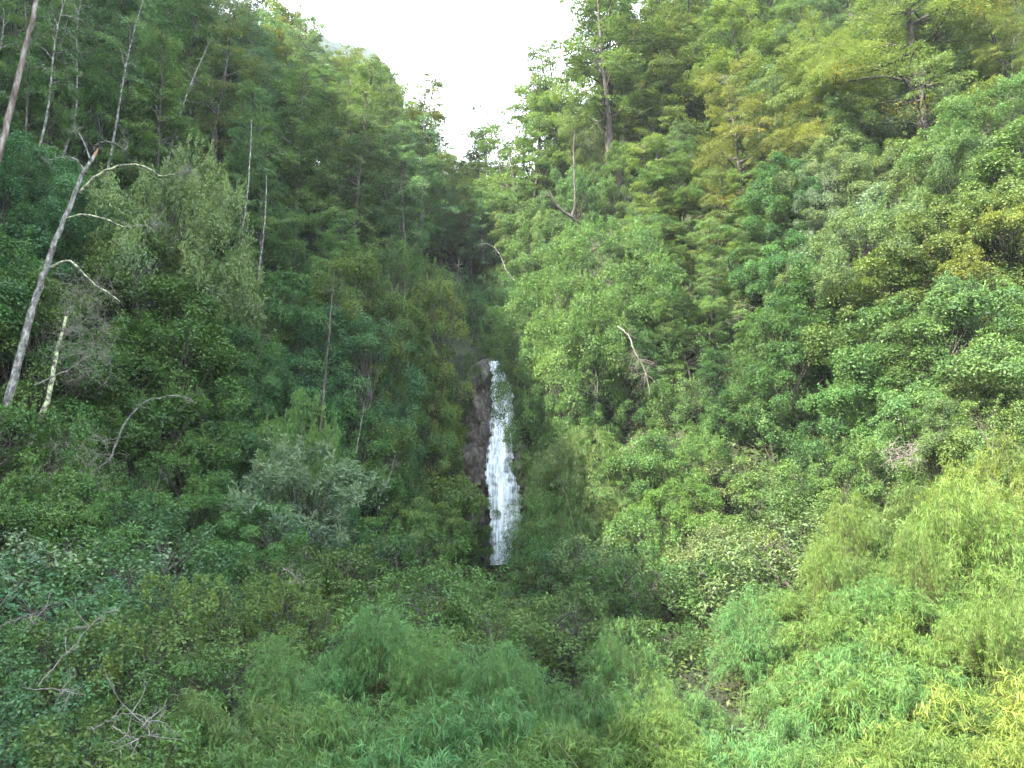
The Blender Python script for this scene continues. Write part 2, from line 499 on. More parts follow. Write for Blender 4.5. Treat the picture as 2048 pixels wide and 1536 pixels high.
def gen_bush(seed, H=7.0, Wd=2.6, lobes=60, per=560, leafL=0.105, ratio=0.58, mat='bush_leaf', base=0.08, upb=0.45, lobe_r=(.26, .72), shoots=0, egg=0.55, hang=0.0, outl=1.0):
    """broad-leaved evergreen: many uneven clumps of leaves on a branching frame"""
    r = np.random.default_rng(seed)
    wood, lv = Acc(), Acc()
    ph = r.uniform(0, 6, 4)
    cen = []
    ns = 3
    st = [smooth_path([(0, 0, 0), (r.normal(0, .2), r.normal(0, .2), H * .3), (r.normal(0, Wd * .25), r.normal(0, Wd * .25), H * .6), (r.normal(0, Wd * .3), r.normal(0, Wd * .3), H * .85)], 10) for _ in range(ns)]
    for s in st:
        add_tube(wood, s, np.linspace(.022 * H ** .6 + .015, .008, 10), 5, r.uniform(0, 1), .06)
    for k in range(lobes):
        h = base + (1 - base) * r.uniform(0, 1) ** .85
        prof = math.sin(min(1.0, (h - base + .12) / (egg + .12)) * math.pi / 2) if h < egg else math.sqrt(max(0.02, 1 - ((h - egg) / (1.03 - egg)) ** 2))
        az = r.uniform(0, 6.283)
        lumpy = 1 + .22 * math.sin(2 * az + ph[0] + h * 4) + .18 * math.sin(3 * az + ph[1] - h * 7) + .12 * math.sin(5 * az + ph[2] + h * 11)
        rr = Wd * prof * lumpy * r.uniform(0, 1) ** .38 * r.choice([1, 1, 1, 1.12])
        c = np.array([math.cos(az) * rr, math.sin(az) * rr, h * H])
        lr = r.uniform(*lobe_r) * (0.75 if h > .85 else 1.0)
        cen.append((c, lr))
        s = st[r.integers(ns)]
        j = int(min(max(h - .3, .05), .8) / .85 * 9)
        mid = (s[j] + c) / 2 + np.array([0, 0, -.1 * rr])
        add_tube(wood, smooth_path([s[j], mid, c], 5), np.linspace(.004 * H ** .8 + .002, .003, 5), 4, r.uniform(0, 1))
    ax = np.array([0, 0, H * .45])
    for c, lr in cen:
        m = int(per * (lr / .6) ** 2)
        outd = unit(c - ax + np.array([0, 0, .3 * H * .2]))
        d = unit(r.normal(0, 1, (m, 3)) + outd * .7 * outl + np.array([0, 0, .35]))
        sq = np.array([1, 1, .78])
        P = c + d * sq * (lr * r.uniform(.45, 1.12, m) ** .7)[:, None]
        P[:, 2] -= hang * r.uniform(0, 1, m) ** 2 * lr * 2
        N = unit(d * .7 + np.array([0, 0, upb]) + r.normal(0, .45, (m, 3)))
        D = unit(d * .5 + r.normal(0, .7, (m, 3)) + np.array([0, 0, .25 - hang * .8]))
        D = D - N * np.sum(D * N, 1, keepdims=True) * .8
        v = np.clip(r.uniform(.15, .75) + r.normal(0, .2, m), 0, 1)
        add_leaves(lv, P, D, N, leafL * r.uniform(.6, 1.3, m), leafL * ratio * r.uniform(.7, 1.2, m), v)
        for q in range(shoots):
            dd = unit(outd * .4 + np.array([0, 0, .9]) + r.normal(0, .3, 3))
            L = r.uniform(.35, .8) * lr * 1.5
            o = c + unit(outd + r.normal(0, .5, 3)) * lr * .75
            k = 24
            t = r.uniform(.1, 1, k)
            PP = o + dd * (t * L)[:, None] + r.normal(0, .025, (k, 3))
            DD = dd * .8 + unit(r.normal(0, 1, (k, 3))) * .75
            NN = np.cross(DD, r.normal(0, 1, (k, 3)))
            add_leaves(lv, PP, DD, NN, leafL * r.uniform(.8, 1.3, k), leafL * ratio * .8, np.clip(.75 + r.normal(0, .15, k), 0, 1))
    nm = 'bush_%d' % seed
    return lv.mesh(nm + '_crown', M[mat]), wood.mesh(nm + '_stems', M['bark'], True), H, Wd


def gen_bamboo(seed, H=2.6, Wd=1.9, canes=46, tufts=1250, leaf=0.165, wid=.016):
    """mounded thicket of thin arching canes with tufts of long narrow leaves"""
    r = np.random.default_rng(seed)
    wood, lv = Acc(), Acc()
    tips = []
    for c in range(canes):
        az = r.uniform(0, 6.283)
        rad = Wd * r.uniform(.15, 1) ** .6
        top = H * r.uniform(.62, 1.12) * (1 - .32 * (rad / Wd) ** 2)
        b = np.array([math.cos(az), math.sin(az), 0])
        s = np.array([r.normal(0, Wd * .3), r.normal(0, Wd * .3), 0])
        pth = smooth_path([s, s * .8 + b * rad * .2 + [0, 0, top * .62], b * rad * .62 + [0, 0, top], b * rad * 1.05 + [0, 0, top * r.uniform(.55, .92)]], 12)
        add_tube(wood, pth, np.linspace(.008, .003, 12), 4, r.uniform(0, 1))
        tips.append(pth)
    n = tufts
    ci = r.integers(0, canes, n)
    t = r.uniform(.35, 1, n) ** .8
    A = np.array(tips)
    f = t * 11
    i = np.minimum(f.astype(int), 10)
    u = (f - i)[:, None]
    P0 = A[ci, i] * (1 - u) + A[ci, i + 1] * u
    T = unit(A[ci, i + 1] - A[ci, i])
    P0 = P0 + r.normal(0, .11, (n, 3))
    tv = r.uniform(.1, .8, n)
    k = 9
    base = unit(T * .6 + r.normal(0, .6, (n, 3)) + np.array([0, 0, .15]))
    P = np.repeat(P0, k, 0) + r.normal(0, .035, (n * k, 3))
    D = np.repeat(base, k, 0) + r.normal(0, .55, (n * k, 3)) * np.array([1, 1, .75])
    L = leaf * r.uniform(.55, 1.35, n * k)
    add_blades(lv, P, D, L, wid * r.uniform(.75, 1.3, n * k) * (L / leaf) ** .4, np.clip(np.repeat(tv, k) + r.normal(0, .18, n * k), 0, 1), r.uniform(.05, .4, n * k))
    nm = 'bamboo_%d' % seed
    return lv.mesh(nm + '_foliage', M['bamboo_leaf']), wood.mesh(nm + '_canes', M['cane'], True), H, Wd


LIB = {}
LIB['beech'] = [gen_beech(11), gen_beech(12, Wd=3.7, start=.32, lean=1.2), gen_beech(13, Wd=4.4, forks=2, limbs=52), gen_beech(14, Wd=3.5, start=.38, lean=.3), gen_beech(15, Wd=4.0, forks=2, limbs=48, start=.2), gen_beech(16, Wd=3.9, start=.15, limbs=50, lean=1.0)]
LIB['forked'] = [gen_beech(21, H=25, Wd=5.4, limbs=72, forks=3, start=.34, trunk_r=.36), gen_beech(22, H=25, Wd=5.8, limbs=84, forks=4, start=.3, trunk_r=.36)]
LIB['wide'] = [gen_beech(25, Wd=5.6, limbs=66, start=.12, forks=3, plate=1.7), gen_beech(26, Wd=5.2, limbs=58, start=.15, forks=2, plate=1.8, rise=(15, 50)), gen_beech(27, Wd=5.0, limbs=60, start=.1, forks=4, plate=1.6), gen_beech(28, Wd=5.4, limbs=56, start=.12, forks=1, lean=1.8, plate=1.8, rise=(10, 48))]
LIB['tall'] = [gen_beech(35, H=25, Wd=4.6, limbs=52, start=.36, forks=2, plate=1.7, trunk_r=.34), gen_beech(36, H=25, Wd=4.2, limbs=46, start=.4, forks=1, lean=1.2, plate=1.8, trunk_r=.34), gen_beech(37, H=25, Wd=5.0, limbs=56, start=.32, forks=3, plate=1.6, trunk_r=.36)]
LIB['sparse'] = [gen_beech(31, Wd=5.4, limbs=56, forks=4, start=.3, dens=.85, plate=1.5), gen_beech(32, Wd=4.8, limbs=46, forks=3, start=.3, dens=.8, plate=1.5)]
LIB['slender'] = [gen_beech(41, Wd=2.2, limbs=26, start=.4, dens=.8, bare=.3, trunk_r=.15, bark='pale_bark', plate=1.1), gen_beech(42, Wd=2.0, limbs=24, start=.45, dens=.8, bare=.35, lean=2.0, trunk_r=.13, bark='pale_bark', plate=1.1), gen_beech(43, Wd=2.4, limbs=28, start=.35, dens=.8, bare=.3, lean=1.5, trunk_r=.15, bark='bark', plate=1.1)]
LIB['spreading'] = [gen_beech(51, H=22, Wd=8.5, limbs=60, start=.12, forks=2, lean=1.0, leafL=.18, trunk_r=.42, plate=1.9, rise=(2, 34), dens=.72), gen_beech(52, H=20, Wd=8.0, limbs=54, start=.1, forks=1, lean=1.4, leafL=.18, trunk_r=.4, plate=1.9, rise=(2, 32), dens=.72)]
# evergreens in three sizes, so that leaves keep their own size
LIB['bush'] = [gen_bush(61, lobes=95), gen_bush(62, Wd=3.0, lobes=115, egg=.45, shoots=1), gen_bush(63, Wd=2.2, H=7.5, lobes=90, egg=.6, shoots=2), gen_bush(64, Wd=2.8, lobes=105, leafL=.12, ratio=.42, hang=.3), gen_bush(65, Wd=2.5, lobes=90, leafL=.09, ratio=.6, egg=.35, hang=.5, lobe_r=(.2, .6)), gen_bush(66, Wd=2.7, H=6.5, lobes=85, leafL=.125, ratio=.35, shoots=3, upb=.2)]
LIB['bigbush'] = [gen_bush(67, H=11.5, Wd=3.8, lobes=210, egg=.45, shoots=1, lobe_r=(.3, .85)), gen_bush(68, H=11.5, Wd=3.4, lobes=200, egg=.35, hang=.4, leafL=.1), gen_bush(69, H=11, Wd=4.0, lobes=210, egg=.55, shoots=2, ratio=.42, lobe_r=(.3, .8))]
LIB['column'] = [gen_bush(71, H=11, Wd=2.0, lobes=150, egg=.35, base=.03, hang=.45, leafL=.1), gen_bush(72, H=11, Wd=1.7, lobes=130, egg=.5, base=.03, leafL=.095, shoots=1, hang=.2)]
LIB['shoots'] = [gen_bush(81, H=12, Wd=4.6, lobes=230, per=330, leafL=.14, ratio=.28, shoots=5, egg=.5, upb=.2, lobe_r=(.4, .9)), gen_bush(82, H=9, Wd=3.2, lobes=120, per=340, leafL=.135, ratio=.3, shoots=4, upb=.2, lobe_r=(.35, .8))]
LIB['feather'] = [gen_bush(91, H=5, Wd=1.7, lobes=60, per=320, leafL=.15, ratio=.24, shoots=4, upb=.1, lobe_r=(.3, .6))]
LIB['shrub'] = [gen_bush(101, H=3, Wd=1.7, lobes=70, per=270, leafL=.095, ratio=.6, lobe_r=(.18, .46), base=.05, egg=.4), gen_bush(102, H=3, Wd=1.9, lobes=75, per=270, leafL=.115, ratio=.4, lobe_r=(.18, .46), base=.05, egg=.45, hang=.3), gen_bush(103, H=3.2, Wd=1.5, lobes=64, per=270, leafL=.10, ratio=.5, lobe_r=(.16, .42), base=.05, egg=.5, shoots=2), gen_bush(104, H=3, Wd=1.8, lobes=70, per=270, leafL=.085, ratio=.62, lobe_r=(.16, .4), base=.05, egg=.35, hang=.5)]
LIB['bamboo'] = [gen_bamboo(111), gen_bamboo(112, Wd=2.2, H=2.3), gen_bamboo(113, Wd=1.6, H=3.0)]
LIB['tallbamboo'] = [gen_bamboo(115, H=5.2, Wd=2.6, canes=80, tufts=1900), gen_bamboo(116, H=5.6, Wd=2.3, canes=70, tufts=1800)]

NAMES = {'beech': ('beech_tree', 'crown', 'trunk', 'tree'), 'forked': ('forked_beech_tree', 'crown', 'trunk', 'tree'), 'wide': ('broad_beech_tree', 'crown', 'trunk', 'tree'), 'tall': ('tall_beech_tree', 'crown', 'trunk', 'tree'), 'sparse': ('open_beech_tree', 'crown', 'trunk', 'tree'),
         'slender': ('slender_tree', 'crown', 'trunk', 'tree'), 'spreading': ('spreading_beech_tree', 'crown', 'trunk', 'tree'), 'bush': ('evergreen_tree', 'crown', 'trunk', 'tree'),
         'bigbush': ('evergreen_tree', 'crown', 'trunk', 'tree'), 'tallbamboo': ('bamboo_clump', 'foliage', 'canes', 'bamboo'), 'column': ('creeper_clad_tree', 'crown', 'trunk', 'tree'), 'shoots': ('leafy_tree', 'crown', 'trunk', 'tree'), 'feather': ('feathery_shrub', 'foliage', 'stem', 'shrub'),
         'shrub': ('shrub', 'foliage', 'stem', 'shrub'), 'bamboo': ('bamboo_clump', 'foliage', 'canes', 'bamboo')}
PLANTS = []


def plant(kind, x, y, h, wid=1.0, tint=(.07, .11, .03), var=None, lean=(0, 0), rot=None, sink=.25, note=None):
    if kind in ('bush', 'shrub', 'bigbush') and var is None:
        kind = 'shrub' if h < 4.2 else ('bush' if h < 8.8 else 'bigbush')
    if kind == 'bamboo' and h > 3.0:
        kind = 'tallbamboo'
    lib = LIB[kind]
    k = var if var is not None else int(rng.integers(len(lib)))
    crown, trunk, H, Wd = lib[k % len(lib)]
    nm, cn, tn, cat = NAMES[kind]
    e = bpy.data.objects.new(nm, None)
    COL.objects.link(e)
    z = tz(x, y) - sink
    e.location = (x, y, z)
    s = h / H
    e.scale = (s * wid, s * wid, s)
    e.rotation_euler = (lean[1], lean[0], rng.uniform(0, 6.28) if rot is None else rot)
    e.empty_display_size = .3
    c = link(cn, crown, e)
    j = rng.uniform(.86, 1.14)
    hj = rng.normal(0, .06)
    c.color = (tint[0] * j * (1 + hj), tint[1] * j, tint[2] * j * (1 - hj), 1)
    link(tn, trunk, e)
    PLANTS.append(dict(o=e, r=Wd * s * wid, kind=kind, x=x, y=y, z=z, h=h, note=note, cat=cat, tint=tint))
    return e


def put(kind, px, top, Y, wid=1.0, tint=(.07, .11, .03), hmin=1.5, hmax=40, **kw):
    """a plant rooted on the terrain at distance Y whose tip reaches picture height `top`"""
    p = at(px, top, Y)
    if Y < 57 and kw.get('clear', True):          # the fall and its wet rock stay open to view from the road
        lib = LIB[kind][(kw.get('var') or 0) % len(LIB[kind])]
        h = p[2] - tz(p[0], Y)
        rr = min(lib[3] / lib[2], .42) * h * wid / (Y / FPX) * .92
        lo, hi = max(top, 700), min(1112, 1024 + 0 * Y)
        bot = proj((p[0], Y, tz(p[0], Y)))[1]
        if top < 1112 and bot > 720:
            L0 = 930 if top < 860 else (908 if top < 1010 else 972)
            if px < 985 and px + rr > L0:
                px = L0 - rr
            elif px >= 985 and px - rr < 1026:
                px = 1026 + rr
            p = at(px, top, Y)
    kw.pop('clear', None)
    h = p[2] - tz(p[0], Y) + .25
    if not hmin <= h <= hmax:
        print('PUT', kind, px, top, Y, 'h=%.1f' % h)
        h = min(max(h, hmin), hmax)
    return plant(kind, p[0], Y, h, wid * 1.0, tint, **kw)


# foliage colours (linear); LIT and SUNNY tints have sunlight painted in
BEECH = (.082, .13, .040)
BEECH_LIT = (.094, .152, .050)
BEECH_COOL = (.088, .145, .060)  # lifted and cooled to stand in for skylight on the shaded slope
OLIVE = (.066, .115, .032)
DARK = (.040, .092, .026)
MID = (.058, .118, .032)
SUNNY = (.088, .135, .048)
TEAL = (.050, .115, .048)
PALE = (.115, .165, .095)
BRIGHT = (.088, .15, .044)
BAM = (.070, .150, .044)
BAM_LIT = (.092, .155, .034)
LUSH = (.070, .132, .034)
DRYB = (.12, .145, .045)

# ------------------------------------------------------------------ the forest
def sky_limit(px):
    """picture height the tree tops keep to along the gap of sky"""
    return float(np.interp(px, [560, 600, 640, 700, 790, 835, 865, 890, 930, 985, 1000, 1040, 1100, 1128, 1140],
                           [-400, 10, 75, 108, 130, 135, 190, 240, 290, 330, 320, 290, 150, 20, -400]))


def fill(kind, Y, px0, px1, step, hr, tint, wid=(.85, 1.15), tj=.15, jit=.35, yj=2.0, skip=None):
    px = px0
    while px < px1:
        p = px + rng.normal(0, step * jit * .6)
        y = Y + rng.uniform(-yj, yj)
        h = rng.uniform(*hr)
        kd = kind if isinstance(kind, str) else kind[int(rng.integers(len(kind)))]
        x = at(p, 768, y)[0]
        z = tz(x, y)
        lim = max(sky_limit(p - 45), sky_limit(p), sky_limit(p + 45))
        zmax = at(p, lim, y)[2]
        h = min(h, zmax - z)
        t = np.array(tint) * np.exp(rng.normal(0, tj, 3) * np.array([.32, .3, .5])) * math.exp(rng.normal(0, .08))
        px += step
        if h < hr[0] * .45 or (skip and skip(p, x, y)):
            continue
        plant(kd, x, y, h, rng.uniform(*wid), tuple(t))


# tall beeches on the left slope, back rows to front rows
fill('beech', 104, 820, 1010, 60, (14, 20), BEECH)
fill(['beech', 'wide'], 92, 560, 1000, 62, (17, 23), BEECH)
fill(['beech', 'wide', 'forked'], 80, 200, 960, 66, (19, 25), BEECH)
fill(['beech', 'wide'], 70, 60, 900, 70, (19, 24), BEECH_COOL)
fill('beech', 61, -60, 860, 78, (17, 22), BEECH_COOL)
fill('beech', 53, -60, 700, 120, (13, 19), BEECH_COOL)
# right slope
fill('beech', 110, 900, 1060, 45, (12, 18), BEECH)
fill('beech', 88, 880, 1060, 52, (12, 18), BEECH)
fill('beech', 76, 900, 1050, 55, (9, 14), BEECH_COOL)
fill('beech', 96, 1000, 1180, 60, (16, 22), BEECH)
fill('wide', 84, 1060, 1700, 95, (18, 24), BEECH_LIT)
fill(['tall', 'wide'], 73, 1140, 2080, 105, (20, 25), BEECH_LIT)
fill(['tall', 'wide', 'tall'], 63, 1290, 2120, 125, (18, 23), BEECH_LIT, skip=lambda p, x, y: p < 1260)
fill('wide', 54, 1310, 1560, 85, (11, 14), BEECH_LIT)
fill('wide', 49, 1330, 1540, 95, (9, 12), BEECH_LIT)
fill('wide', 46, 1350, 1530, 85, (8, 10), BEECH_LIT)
fill(['bush', 'beech'], 107, 800, 1070, 42, (9, 13), BEECH_COOL)
fill('bush', 84, 860, 1060, 60, (7, 10), BEECH_COOL)
# understorey of evergreens on both slopes
for Y, a, b, st in [(64, 560, 1300, 75), (58, -40, 880, 85), (51, -40, 860, 90), (46, -60, 640, 95), (41, -60, 420, 100)]:
    fill(['bush', 'bush', 'column'], Y, a, b, st, (5, 8.5), MID, (.9, 1.25), .2, skip=lambda p, x, y: 900 < p < 1040 and y < 60)
for Y, a, b, st in [(72, 1180, 2060, 130), (62, 1240, 2060, 140), (54, 1570, 2080, 120), (48, 1580, 2100, 120)]:
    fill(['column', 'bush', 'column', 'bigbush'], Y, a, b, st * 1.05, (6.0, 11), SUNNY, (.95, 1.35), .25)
# hero beeches
put('sparse', 1085, 95, 74, 1.1, BEECH_LIT, var=0, rot=0.6)
put('sparse', 1030, 135, 78, 1.05, BEECH_LIT, var=1, rot=3.6)
put('beech', 945, 300, 96, 1.0, BEECH)
put('beech', 1000, 235, 88, 1.2, BEECH, var=2)
put('wide', 1055, 190, 78, .9, BEECH_LIT, var=1)
put('beech', 975, 275, 94, 1.2, BEECH, var=5)
put('beech', 1050, 230, 72, 1.2, BEECH_LIT, var=4)
put('beech', 1120, 60, 78, 1.15, BEECH_LIT, var=2)
put('forked', 1205, -140, 64, 1.0, BEECH, var=0, rot=.5)
put('forked', 1330, -120, 66, 1.0, BEECH, var=1)
put('beech', 830, 122, 82, 1.25, (.11, .13, .03), var=2)
put('beech', 690, 96, 80, 1.1, (.10, .125, .03), var=0)
put('beech', 560, -10, 74, 1.1, (.10, .125, .03), var=1)
put('spreading', 1800, -200, 47, .95, (.105, .15, .042), var=0, rot=2.1)
put('spreading', 1640, 40, 52, .8, (.105, .15, .042), var=1, rot=4.6)
put('spreading', 1990, -60, 44, .7, (.105, .15, .042), var=0, rot=.7)
put('spreading', 1470, 130, 52, .65, (.105, .125, .03), var=1, rot=5.5)
# bare slender trunks upper left
for px, top, Y, ln in [(95, -140, 45, .22), (40, -60, 47, .1), (160, -90, 50, .05), (205, -120, 52, .1), (240, -60, 49, .04), (330, -40, 50, .16), (130, -60, 43, .12), (12, -60, 42, .14)]:
    put('slender', px, top, Y, 1.0, BEECH_COOL, lean=(ln + .06, rng.normal(0, .05)))

# middle belt, left
put('bush', 40, 300, 38, 1.35, TEAL, hmin=4)
put('bush', 110, 330, 41, 1.2, TEAL)
put('bush', -20, 480, 31, 1.2, MID)
put('bush', 55, 560, 30, 1.1, OLIVE)
put('shoots', 375, 345, 40, .72, (.105, .155, .062), var=1)
put('column', 300, 470, 38.5, 1.2, OLIVE, var=1)
put('column', 360, 560, 36.5, 1.35, MID, var=0)
put('column', 290, 640, 35, 1.1, MID, var=1)
put('bush', 430, 640, 40, 1.0, DARK)
put('bush', 560, 560, 45, 1.1, MID)
put('bush', 520, 720, 40, 1.0, TEAL)
put('bush', 640, 620, 44, 1.0, TEAL)
put('bush', 700, 520, 48, 1.0, OLIVE)
put('bush', 720, 640, 44, 1.1, TEAL)
put('bush', 800, 500, 52, .9, OLIVE)
put('column', 872, 560, 50, .8, (.082, .13, .035), var=1)
put('bush', 790, 610, 50, .8, MID)
put('bush', 890, 690, 52, .7, MID)
put('bush', 860, 790, 49, .7, OLIVE)
put('bush', 770, 760, 46, .8, TEAL)
put('bush', 700, 830, 41, 1.0, DARK)
put('bush', 620, 780, 40, 1.0, DARK)
put('bush', 480, 850, 36, 1.1, TEAL)
put('bush', 390, 800, 35, 1.1, MID)
put('bush', 560, 880, 37, .9, TEAL)
put('bush', 420, 960, 31, 1.2, MID)
put('bush', 300, 900, 31, 1.1, MID)
put('feather', 605, 812, 33, .55, OLIVE)
put('feather', 612, 905, 31, 1.35, PALE)
put('bush', 870, 868, 42, 1.15, OLIVE, var=1)
put('bush', 760, 930, 39, 1.0, DARK)
put('bush', 880, 1000, 37, 1.2, OLIVE, var=0)
put('bush', 700, 1010, 34, 1.1, TEAL)
put('bush', 250, 1000, 26, 1.2, TEAL)
put('bush', 130, 830, 27, 1.0, OLIVE)
put('bush', 40, 830, 25, 1.0, MID)
put('bush', 140, 960, 24, 1.0, MID)
put('bush', 20, 960, 22, 1.0, OLIVE)
# ravine above and beside the fall
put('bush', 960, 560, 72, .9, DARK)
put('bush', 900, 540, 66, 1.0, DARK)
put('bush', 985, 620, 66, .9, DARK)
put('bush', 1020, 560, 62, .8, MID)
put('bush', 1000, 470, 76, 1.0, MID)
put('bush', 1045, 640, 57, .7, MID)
put('bush', 1090, 440, 64, 1.0, BEECH)
put('bush', 1060, 380, 74, 1.1, BEECH)
# right of the fall
put('shoots', 1190, 468, 47, 1.08, LUSH, var=0, rot=1.0, clear=False)
put('shoots', 1140, 640, 44.5, .8, LUSH, var=1)
put('shoots', 1260, 650, 45, .9, LUSH, var=1)
for a in [(1330, 770, 42), (1390, 780, 41), (1450, 800, 38.5), (1350, 850, 39)]:
    put('bush', *a, 1.1, MID)
fill('beech', 128, 820, 1080, 40, (12, 17), BEECH_COOL)
put('shoots', 1095, 570, 46, .8, LUSH, var=1)
put('shoots', 1275, 580, 48, .8, LUSH, var=1)
put('bush', 1080, 720, 46, .75, MID)
put('bush', 1160, 720, 44, .9, MID)
put('bush', 1270, 690, 44, 1.1, DARK)
put('bush', 1380, 660, 44, 1.0, MID)
put('bush', 1440, 740, 40, 1.0, DARK)
put('bush', 1400, 880, 36, .9, MID)
put('bush', 1300, 880, 37, 1.1, MID)
put('bush', 1230, 940, 37, .9, MID)
put('bush', 1360, 960, 33, 1.1, (.07, .125, .025))
put('bush', 1290, 1030, 32, 1.0, MID)
# upper right broad-leaved belt
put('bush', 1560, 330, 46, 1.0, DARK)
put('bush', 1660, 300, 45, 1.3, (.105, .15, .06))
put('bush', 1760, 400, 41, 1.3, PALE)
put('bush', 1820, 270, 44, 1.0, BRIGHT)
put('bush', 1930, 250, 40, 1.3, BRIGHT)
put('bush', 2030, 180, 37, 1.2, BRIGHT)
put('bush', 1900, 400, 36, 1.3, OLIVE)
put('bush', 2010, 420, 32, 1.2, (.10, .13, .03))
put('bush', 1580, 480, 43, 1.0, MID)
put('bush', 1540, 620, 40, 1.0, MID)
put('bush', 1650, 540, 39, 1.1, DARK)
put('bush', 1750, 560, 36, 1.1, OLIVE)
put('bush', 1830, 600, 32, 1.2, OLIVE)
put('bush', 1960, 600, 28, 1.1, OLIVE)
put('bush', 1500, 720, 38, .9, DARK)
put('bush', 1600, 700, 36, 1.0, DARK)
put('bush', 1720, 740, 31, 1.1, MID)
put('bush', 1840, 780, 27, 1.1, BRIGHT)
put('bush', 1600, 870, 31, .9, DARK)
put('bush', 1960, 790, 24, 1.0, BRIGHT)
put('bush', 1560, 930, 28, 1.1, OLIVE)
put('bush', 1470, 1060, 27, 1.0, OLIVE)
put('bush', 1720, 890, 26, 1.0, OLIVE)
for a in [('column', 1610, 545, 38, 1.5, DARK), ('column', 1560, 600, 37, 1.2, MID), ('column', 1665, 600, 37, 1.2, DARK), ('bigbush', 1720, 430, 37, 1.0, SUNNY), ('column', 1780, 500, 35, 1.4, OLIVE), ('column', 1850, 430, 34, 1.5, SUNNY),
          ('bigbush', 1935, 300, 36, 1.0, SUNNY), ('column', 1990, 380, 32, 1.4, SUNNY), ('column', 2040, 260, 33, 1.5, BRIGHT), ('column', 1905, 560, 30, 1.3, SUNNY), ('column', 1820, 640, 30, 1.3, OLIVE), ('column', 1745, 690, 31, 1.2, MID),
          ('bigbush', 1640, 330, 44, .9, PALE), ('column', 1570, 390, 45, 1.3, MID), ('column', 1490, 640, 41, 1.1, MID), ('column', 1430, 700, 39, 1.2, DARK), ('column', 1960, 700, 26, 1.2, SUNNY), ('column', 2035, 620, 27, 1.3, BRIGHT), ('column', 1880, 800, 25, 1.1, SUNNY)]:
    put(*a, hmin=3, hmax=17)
# shrubs of the valley floor
for a in [(60, 1050, 19, 1.2, PALE), (180, 1040, 21, 1.2, MID), (-10, 1150, 15, 1.2, TEAL), (120, 1170, 16, 1.3, MID), (250, 1130, 20, 1.1, TEAL), (340, 1070, 24, 1.2, TEAL), (430, 1110, 23, 1.1, TEAL),
          (520, 1060, 28, 1.2, MID), (600, 1100, 26, 1.1, OLIVE), (700, 1110, 27, 1.2, OLIVE), (800, 1080, 30, 1.2, DARK), (880, 1130, 26, 1.3, MID), (960, 1150, 26, 1.1, MID), (1066, 1110, 34, 1.0, MID), (1100, 1080, 32, 1.1, MID),
          (1180, 1080, 29, 1.2, (.08, .12, .045)), (1260, 1120, 26, 1.1, MID), (1340, 1140, 24, 1.2, MID), (1420, 1150, 23, 1.1, DARK), (1500, 1130, 22, 1.0, MID), (1580, 1090, 22, 1.0, OLIVE),
          (360, 1200, 18, 1.2, BRIGHT), (470, 1190, 19, 1.2, OLIVE), (570, 1180, 20, 1.2, OLIVE), (660, 1200, 19, 1.1, OLIVE), (760, 1180, 21, 1.1, MID), (850, 1210, 18.5, 1.1, MID), (950, 1230, 18, 1.2, OLIVE), (1060, 1190, 20, 1.1, MID),
          (1150, 1210, 18.5, 1.2, OLIVE), (1250, 1210, 18, 1.2, OLIVE), (1350, 1230, 17.5, 1.2, DARK), (1440, 1230, 18, 1.2, DARK), (1530, 1210, 18, 1.1, MID),
          (40, 1290, 12, 1.1, TEAL), (160, 1290, 12.5, 1.2, OLIVE), (270, 1280, 13.5, 1.2, OLIVE), (370, 1310, 12.5, 1.1, MID), (470, 1300, 13.5, 1.1, OLIVE), (90, 1400, 10, 1.0, TEAL), (210, 1400, 10.2, 1.1, OLIVE), (320, 1410, 10, 1.0, MID), (30, 1490, 8.6, 1.0, TEAL), (170, 1490, 8.6, 1.0, OLIVE), (290, 1500, 8.6, 1.0, MID)]:
    put('shrub', a[0], a[1] + rng.normal(-8, 24), *a[2:], hmin=1.2, hmax=9)
